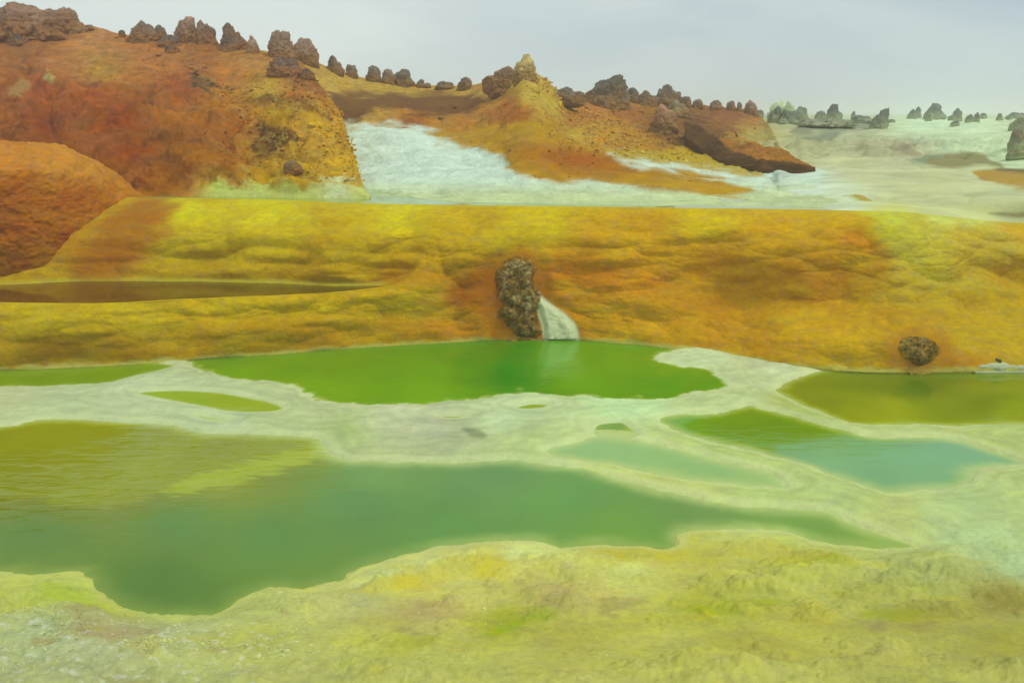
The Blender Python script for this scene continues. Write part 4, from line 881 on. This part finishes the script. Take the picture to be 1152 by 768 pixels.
G1, G2, G3, G4 = 'rocks along the left ridge', 'small rocks along the middle ridge', 'dark jagged rocks right of the peak', 'dark rocks on the pale salt flat'
BR, DK, PU, GREY = (116, 88, 66), (86, 72, 58), (98, 76, 62), (84, 92, 80)
R = [
 ('rock_outcrop', 36, 34, 84, [(-32, 10), (-14, -3), (6, -1), (24, 12)], 'spur', (118, 84, 64), 'broad brown rock outcrop at the top left corner, the largest on the left ridge', 'rock outcrop', G1),
 ('rock', 75, 29, 24, [(0, 5)], 'spur', (126, 92, 72), 'pale-topped brown rock just right of the broad outcrop at the left end of the ridge', 'rock', G1),
 ('rock', 6, 30, 18, [(-2, 13), (5, 20)], 'spur', (92, 76, 66), 'dark grey rock at the left edge below the broad outcrop', 'rock', G1),
 ('rock', 21, 48, 17, [(-3, 38), (4, 42)], 'spur', (78, 62, 56), 'dark rock half buried in the brown slope below the broad outcrop', 'rock', G1),
 ('rock', 100, 32, 9, [(0, 27)], 'spur', BR, 'small brown hump on the bare ridge right of the pale-topped rock', 'rock', G1),
 ('rock', 137, 39, 7, [(0, 33)], 'spur', DK, 'tiny dark rock alone on the skyline left of the spiky grey outcrop', 'rock', G1),
 ('rock_outcrop', 159, 43, 30, [(-2, 19), (9, 25)], 'spur', (110, 88, 74), 'spiky grey-brown rock outcrop on the left ridge with a tall left peak', 'rock outcrop', G1),
 ('rock', 179, 41, 15, [(-1, 26)], 'spur', (96, 78, 66), 'dark pointed rock touching the right side of the spiky grey outcrop', 'rock', G1),
 ('rock', 189, 50, 24, [(-3, 37), (5, 38)], 'spur', (84, 70, 66), 'flat dark grey boulder just under the ridge, below the spiky outcrop', 'rock', G1),
 ('rock', 192, 57, 14, [(0, 50)], 'spur', (96, 70, 56), 'small brown boulder under the flat dark grey boulder', 'rock', G1),
 ('rock', 209, 37, 26, [(6, 16), (-5, 21)], 'spur', (128, 96, 80), 'light brown rock with a rounded right knob, middle of the left ridge', 'rock', G1),
 ('rock', 231, 41, 22, [(-4, 20), (4, 24)], 'spur', (112, 82, 68), 'brown wedge rock with a steep left side right of the knobbed rock', 'rock', G1),
 ('rock', 262, 46, 26, [(-4, 23), (6, 33)], 'spur', (106, 76, 66), 'brown rock with a high left shoulder sloping down to the right on the left ridge', 'rock', G1),
 ('rock', 258, 54, 26, [(-3, 38), (6, 42)], 'spur', (88, 66, 62), 'dark purplish boulder below the high shouldered rock on the left ridge', 'rock', G1),
 ('rock', 284, 48, 13, [(0, 39)], 'spur', (140, 112, 90), 'small pale pointed rock between the shouldered rock and the steep-sided rock', 'rock', G1),
 ('rock_outcrop', 316, 57, 28, [(-9, 30), (4, 35)], 'spur', (118, 94, 78), 'tall steep-sided grey rock with its peak at the left, right part of the left ridge', 'rock outcrop', G1),
 ('rock', 344, 65, 26, [(-2, 39)], 'mid', (122, 92, 76), 'rounded cone rock right of the steep-sided rock on the left ridge', 'rock', G1),
 ('boulder', 318, 83, 34, [(-4, 64), (8, 66)], 'spur', (96, 68, 58), 'large dark brown boulder bulging from the slope below the steep-sided rock', 'boulder', G1),
 ('boulder', 345, 88, 15, [(0, 77)], 'spur', (92, 64, 50), 'narrow dark boulder right of the large dark one on the slope', 'boulder', G1),
 ('boulder', 328, 194, 20, [(-2, 182)], 'spur', (110, 84, 34), 'small brown boulder low on the yellow rubble nose of the left hill', 'boulder', None),
 ('rock', 376, 80, 17, [(-2, 62), (5, 68)], 'mid', (98, 84, 76), 'first grey rock right of the left hill crest, with a small right shoulder', 'rock', G2),
 ('rock', 395, 84, 11, [(0, 72)], 'mid', (100, 84, 74), 'second grey rock on the ridge dip, a small rounded one', 'rock', G2),
 ('rock', 420, 88, 14, [(-1, 73)], 'mid', (100, 86, 76), 'domed grey rock, left of two neighbours on the ridge dip', 'rock', G2),
 ('rock', 436, 91, 14, [(1, 77)], 'mid', (112, 88, 74), 'brownish domed rock, right of two neighbours on the ridge dip', 'rock', G2),
 ('rock', 455, 95, 18, [(1, 77), (-5, 81)], 'mid', (92, 82, 74), 'largest grey rock on the ridge dip, with a thin tip', 'rock', G2),
 ('rock', 473, 97, 8, [(0, 89)], 'mid', (102, 88, 76), 'small leaning rock right of the thin-tipped rock', 'rock', G2),
 ('rock', 481, 98, 6, [(0, 93)], 'mid', (104, 88, 76), 'tiny rock right of the small leaning rock', 'rock', G2),
 ('rock', 500, 100, 16, [(-2, 91), (4, 92)], 'mid', (98, 84, 72), 'low flat grey rock in the lowest part of the ridge dip', 'rock', G2),
 ('rock', 523, 100, 14, [(0, 86)], 'mid', (110, 84, 72), 'lone reddish rounded rock left of the yellow peak', 'rock', G2),
 ('rock_outcrop', 564, 96, 40, [(-12, 83), (-1, 78), (8, 73)], 'mid', (118, 86, 62), 'stepped brown outcrop climbing the left shoulder of the yellow peak', 'rock outcrop', None),
 ('summit_knob', 591, 86, 27, [(1, 60), (-6, 67), (6, 70)], 'mid', (158, 136, 72), 'yellow-green knob of rock crowning the sharp middle peak', 'rock', None),
 ('rock_outcrop', 640, 112, 36, [(-13, 99), (-4, 97), (7, 101)], 'mid', (92, 82, 74), 'low dark serrated outcrop just right of the yellow peak', 'rock outcrop', G3),
 ('rock_outcrop', 683, 116, 50, [(-6, 89), (10, 83), (-18, 98)], 'mid', (84, 78, 70), 'tallest dark jagged outcrop right of the peak, with two towers', 'rock outcrop', G3),
 ('rock', 712, 112, 16, [(-1, 98)], 'mid', (86, 76, 70), 'small dark pointed rock at the right foot of the two-towered outcrop', 'rock', G3),
 ('rock', 729, 115, 22, [(-3, 101), (5, 104)], 'mid', (100, 80, 70), 'low dark brown rock between the two-towered and the domed jagged outcrops', 'rock', G3),
 ('rock_outcrop', 751, 118, 30, [(0, 94), (-7, 98), (8, 102)], 'mid', (96, 80, 70), 'dark domed jagged outcrop on the ridge above the rounded tan boulder', 'rock outcrop', G3),
 ('rock', 771, 117, 14, [(0, 108)], 'mid', (96, 80, 70), 'low dark rock right of the domed jagged outcrop', 'rock', G3),
 ('boulder', 749, 148, 32, [(-2, 121), (7, 127)], 'mid', (132, 92, 58), 'rounded tan boulder on the dark slope below the domed jagged outcrop', 'boulder', None),
 ('boulder', 764, 130, 28, [(-4, 114), (6, 117)], 'mid', (118, 104, 76), 'pale-topped boulder behind the rounded tan boulder', 'boulder', None),
 ('rock', 785, 119, 12, [(0, 111)], 'mid', (110, 84, 70), 'small brown rock, leftmost of the bumps on the low right skyline of the hill', 'rock', G3),
 ('rock', 806, 121, 14, [(0, 112)], 'mid', (112, 84, 70), 'small brown humped rock on the low right skyline, before a twin pair', 'rock', G3),
 ('rock', 823, 122, 11, [(0, 113)], 'mid', (104, 78, 68), 'larger of the twin brown rocks on the low right skyline', 'rock', G3),
 ('rock', 832, 121, 6, [(0, 114)], 'mid', (100, 78, 68), 'smaller of the twin brown rocks on the low right skyline', 'rock', G3),
 ('rock', 846, 122, 16, [(-1, 112)], 'mid', (122, 92, 80), 'reddish rounded rock at the right end of the brown skyline', 'rock', G3),
 ('rock', 854, 131, 10, [(0, 123)], 'flat', GREY, 'small dark ball-shaped rock left of the leaning dark green rock', 'rock', G4),
 ('rock', 873, 135, 16, [(3, 118), (-4, 124)], 'flat', (84, 96, 82), 'dark green-grey rock with a flat leaning top at the edge of the brown slope', 'rock', G4),
 ('rock', 888, 137, 24, [(-4, 123), (6, 123)], 'flat', (82, 92, 78), 'wide dark green-grey rock right of the leaning one', 'rock', G4),
 ('rock', 902, 135, 18, [(-2, 119)], 'flat', (92, 104, 86), 'conical green-grey rock behind the wide dark one', 'rock', G4),
 ('rock', 875, 124, 20, [(2, 113)], 'flat', (150, 168, 128), 'pale green hump on the skyline behind the leaning dark rock', 'rock', G4),
 ('rock', 889, 123, 16, [(-2, 113)], 'flat', (130, 150, 112), 'grey-green hump right of the pale green one on the skyline', 'rock', G4),
 ('rock', 924, 133, 14, [(0, 124)], 'flat', (92, 102, 90), 'low domed dark rock left of the cone on the salt flat', 'rock', G4),
 ('rock', 938, 134, 22, [(-1, 116), (5, 126)], 'flat', (80, 86, 80), 'dark bell-shaped cone near the left end of the salt flat', 'rock', G4),
 ('rock_slab', 930, 140, 54, [(-10, 133), (10, 133)], 'flat', (108, 108, 92), 'long low grey slab under the bell-shaped cone', 'rock', G4),
 ('rock', 960, 128, 5, [(0, 125)], 'flat', GREY, 'tiny dark rock between the bell-shaped cone and the leaning tower', 'rock', G4),
 ('rock', 970, 136, 22, [(-4, 129), (5, 130)], 'flat', (84, 92, 82), 'low dark rock touching the left of the leaning tower rock', 'rock', G4),
 ('rock_outcrop', 990, 143, 20, [(5, 120), (-4, 127)], 'flat', (80, 86, 80), 'dark leaning tower rock with an overhanging round head on the salt flat', 'rock outcrop', G4),
 ('rock', 1003, 137, 9, [(0, 134)], 'flat', GREY, 'tiny flat rock right of the leaning tower', 'rock', G4),
 ('rock', 1027, 130, 11, [(0, 122)], 'flat', (78, 86, 80), 'small pointed rock, left of a pair beside the big pyramid', 'rock', G4),
 ('rock', 1033, 127, 8, [(-1, 119)], 'flat', (76, 82, 78), 'thin jagged rock, right of a pair beside the big pyramid', 'rock', G4),
 ('rock', 1052, 132, 22, [(0, 115), (4, 117)], 'flat', (78, 86, 82), 'big dark pyramid rock, tallest on the right half of the salt flat', 'rock', G4),
 ('rock', 1045, 134, 8, [(0, 126)], 'flat', (90, 104, 88), 'small green-grey rock in front of the big pyramid', 'rock', G4),
 ('rock', 1076, 134, 16, [(0, 121), (-5, 128)], 'flat', (82, 90, 82), 'sharp dark pyramid, second largest, right of the big pyramid', 'rock', G4),
 ('rock', 1075, 140, 10, [(0, 136)], 'flat', (88, 94, 80), 'small flat dark rock in front of the sharp second pyramid', 'rock', G4),
 ('rock', 1091, 136, 9, [(0, 128)], 'flat', (88, 96, 84), 'stubby dark rock right of the sharp second pyramid', 'rock', G4),
 ('rock', 1099, 135, 7, [(0, 126)], 'flat', (78, 86, 78), 'thin dark rock right of the stubby rock', 'rock', G4),
 ('rock', 1107, 131, 8, [(0, 127)], 'flat', GREY, 'tiny low rock on the horizon between the thin rock and the mushroom rock', 'rock', G4),
 ('rock', 1125, 134, 8, [(1, 127), (-2, 127)], 'flat', (84, 92, 82), 'small mushroom-shaped rock standing alone near the right edge of the salt flat', 'rock', G4),
 ('rock', 1136, 133, 7, [(0, 130)], 'flat', GREY, 'tiny flat rock right of the mushroom-shaped rock', 'rock', G4),
 ('rock', 1146, 132, 20, [(-2, 126), (5, 127)], 'flat', (82, 90, 80), 'low dark rock on the horizon at the right edge of the photo', 'rock', G4),
 ('rock', 1149, 145, 24, [(3, 131)], 'flat', (110, 104, 84), 'brownish rock at the right edge, just below the horizon rock', 'rock', G4),
 ('boulder', 1148, 168, 20, [(-1, 148), (5, 150)], 'flat', (104, 92, 74), 'big brown boulder at the right edge on the salt mounds', 'boulder', G4),
 ('boulder', 1146, 178, 20, [(0, 169)], 'flat', (112, 106, 66), 'low olive-brown rock under the big boulder at the right edge', 'boulder', G4),
]
for r in R:
    rock(r[0], r[1], r[2], r[3], r[4], r[5], r[6], r[7], r[8], r[9])
rock('rock', 1122, 414, 11, [(0, 401)], 9.34, (52, 62, 30), 'small dark lump standing in for a hole at the waterline in the pale salt ledge, right edge', 'rock')  # solid dark lump put where the ledge has a dark hole

# ------------------------------------------------------------------ loose rubble and salt crystals
def scatter(name, pos, size, col, mat, seed, flatten=0.7):
    rng = np.random.RandomState(seed)
    v, f = ico(0); n = len(pos)
    V_ = v[None] * (1 + 0.35 * rng.normal(size=(n, 12, 1))).clip(0.5, 1.6) * size[:, None, None] * rng.uniform(0.7, 1.3, (n, 1, 3))
    a = rng.uniform(0, 6.283, n); ca, sa = np.cos(a)[:, None], np.sin(a)[:, None]
    V_ = np.stack([V_[..., 0] * ca - V_[..., 1] * sa, V_[..., 0] * sa + V_[..., 1] * ca, V_[..., 2] * flatten], -1) + pos[:, None]
    Fc = (f[None] + (np.arange(n) * 12)[:, None, None]).reshape(-1, 3)
    o = new_mesh(name, V_.reshape(-1, 3), Fc, np.repeat(col, 12, 0), {'Speck': np.zeros(n * 12)}, mat, False)
    o['kind'] = 'stuff'
    return o
rs = np.random.RandomState(5)
pos, siz, cl = [], [], []
for (Pg, cg, spg, qxg, qyg, nn) in HILLS:
    w_ = (0.015 + spg) * (qyg < 205) * (qxg > 150) + 0.003
    w_ = w_ * (Pg[:, 1] > 14.0) * (cg[:, 2] < 0.25); w_ = w_ / w_.sum()
    k_ = rs.choice(len(Pg), nn, p=w_, replace=True)
    z_ = 0.016 * np.exp(rs.normal(0, 0.5, nn)) * (Pg[k_, 1] / 18.0)
    pos.append(Pg[k_] + rs.normal(0, 0.04, (nn, 3)) * [1, 1, 0]); siz.append(z_)
    t_ = rs.uniform(0, 1, (nn, 1))
    cl.append(cg[k_] * (0.75 + 0.8 * t_) * np.array([1.0, 0.98, 0.95]))
scatter('rubble', np.concatenate(pos), np.concatenate(siz), np.concatenate(cl), MAT_HILL, 3)
kk = np.argwhere((PY > 640) & (PY < 800) & (e_all > 0.03) & (PX > -60) & (PX < 1210))
wgt = 0.04 + 1.6 * (sst(420, 200, PX) * sst(690, 740, PY))[kk[:, 0], kk[:, 1]]
clump = sst(0.0, 0.5, fbm(GX / 0.35, GY / 0.25, 0 * GX + 91, 3))[kk[:, 0], kk[:, 1]]
wgt = wgt * (0.05 + clump); wgt /= wgt.sum()
kk = kk[rs.choice(len(kk), 2000, p=wgt, replace=True)]
Pg = GP[kk[:, 0], kk[:, 1]]; n_ = len(Pg)
cg = gcol[kk[:, 0], kk[:, 1]] * 0.55 + 0.45 * alb((200, 204, 150))
scatter('salt_crystals', Pg + rs.normal(0, 0.006, (n_, 3)) * [1, 1, 0], 0.0042 * np.exp(rs.normal(0, 0.5, n_)), cg * rs.uniform(0.8, 1.15, (n_, 1)), MAT_SALT, 4, 0.6)

# ------------------------------------------------------------------ haze
def haze():
    xs, ys, zs = (-3600, 3600), (-300, 3300), (-1.4, 9.6)
    p = [(x, y, z) for x in xs for y in ys for z in zs]
    f = [(0, 1, 3, 2), (4, 6, 7, 5), (0, 4, 5, 1), (2, 3, 7, 6), (0, 2, 6, 4), (1, 5, 7, 3)]
    M = NT('haze_air'); pv_ = M.n('ShaderNodeVolumePrincipled'); pv_.inputs['Density'].default_value = HAZE
    pv_.inputs['Color'].default_value = (0.93, 0.95, 0.93, 1)
    out = M.n('ShaderNodeOutputMaterial'); M.l(pv_.outputs[0], out.inputs['Volume'])
    o = new_mesh('haze', p, f, None, None, M.m, False)
    o['kind'] = 'stuff'
HAZE = 0.0032
haze()

# ------------------------------------------------------------------ sky, sun
SUN_EL, SUN_AZ = math.radians(52), math.radians(115)     # azimuth clockwise from +Y
w = bpy.data.worlds.new('World'); scene.world = w; w.use_nodes = True
t = w.node_tree; t.nodes.clear()
def wn(typ, **k):
    n = t.nodes.new(typ)
    for a, b in k.items(): setattr(n, a, b)
    return n
sky = wn('ShaderNodeTexSky', sky_type='NISHITA', sun_disc=False, sun_elevation=SUN_EL, sun_rotation=SUN_AZ)
sky.air_density = 1.0; sky.dust_density = 3.0
tc = wn('ShaderNodeTexCoord')
sep = wn('ShaderNodeSeparateXYZ'); t.links.new(tc.outputs['Generated'], sep.inputs[0])
mp = wn('ShaderNodeMapping'); mp.inputs['Scale'].default_value = (1.0, 1.0, 3.2); t.links.new(tc.outputs['Generated'], mp.inputs['Vector'])
n1 = wn('ShaderNodeTexNoise'); n1.inputs['Scale'].default_value = 2.6; n1.inputs['Detail'].default_value = 7; n1.inputs['Roughness'].default_value = 0.55; n1.inputs['Distortion'].default_value = 0.4
t.links.new(mp.outputs[0], n1.inputs['Vector'])
# cloud tone: thinner and brighter to the left, thicker and greyer to the right
def wm(op, a, b, c=None):
    n = wn('ShaderNodeMath', operation=op)
    for i, v in enumerate((a, b, c)):
        if v is None: continue
        if isinstance(v, (int, float)): n.inputs[i].default_value = v
        else: t.links.new(v, n.inputs[i])
    return n.outputs[0]
tone = wm('MULTIPLY_ADD', sep.outputs['X'], -0.9, 0.66)
tone = wm('ADD', tone, wm('MULTIPLY_ADD', n1.outputs['Fac'], 1.7, -0.85))
cr = wn('ShaderNodeValToRGB'); t.links.new(tone, cr.inputs[0])
cr.color_ramp.elements[0].position = 0.0; cr.color_ramp.elements[0].color = (0.43, 0.53, 0.60, 1)
cr.color_ramp.elements[1].position = 1.0; cr.color_ramp.elements[1].color = (0.69, 0.76, 0.735, 1)
sc_ = wn('ShaderNodeVectorMath', operation='SCALE'); t.links.new(cr.outputs[0], sc_.inputs[0]); sc_.inputs['Scale'].default_value = 10.0
mix = wn('ShaderNodeMix', data_type='RGBA')
t.links.new(wm('MULTIPLY_ADD', n1.outputs['Fac'], 0.16, 0.82), mix.inputs['Factor'])
t.links.new(sky.outputs[0], mix.inputs[6]); t.links.new(sc_.outputs[0], mix.inputs[7])
bg = wn('ShaderNodeBackground'); bg.inputs['Strength'].default_value = 0.1
t.links.new(mix.outputs[2], bg.inputs['Color'])
wo = wn('ShaderNodeOutputWorld'); t.links.new(bg.outputs[0], wo.inputs['Surface'])

sl = bpy.data.lights.new('sun', 'SUN'); sl.energy = 1.3; sl.angle = math.radians(14); sl.color = (1.0, 0.95, 0.86)
so = bpy.data.objects.new('sun', sl); COL.objects.link(so)
from mathutils import Vector
sd = Vector((math.sin(SUN_AZ) * math.cos(SUN_EL), math.cos(SUN_AZ) * math.cos(SUN_EL), math.sin(SUN_EL)))
so.rotation_euler = sd.to_track_quat('Z', 'Y').to_euler(); so.location = sd * 40

cam = bpy.data.cameras.new('camera'); co = bpy.data.objects.new('camera', cam); COL.objects.link(co)
co.location = (0, 0, H); co.rotation_euler = (math.pi / 2 - PITCH, 0, 0)
cam.sensor_width = 36; cam.lens = F / 1152 * 36; cam.clip_start = 0.05; cam.clip_end = 12000
scene.camera = co
scene.render.engine = 'CYCLES'
scene.cycles.use_denoising = True
try: scene.cycles.denoiser = 'OPENIMAGEDENOISE'
except Exception: pass
scene.cycles.max_bounces = 5; scene.cycles.diffuse_bounces = 2; scene.cycles.glossy_bounces = 2; scene.cycles.volume_bounces = 1
scene.view_settings.view_transform = 'Standard'; scene.view_settings.look = 'None'
scene.view_settings.exposure = 0.14; scene.view_settings.gamma = 1.0
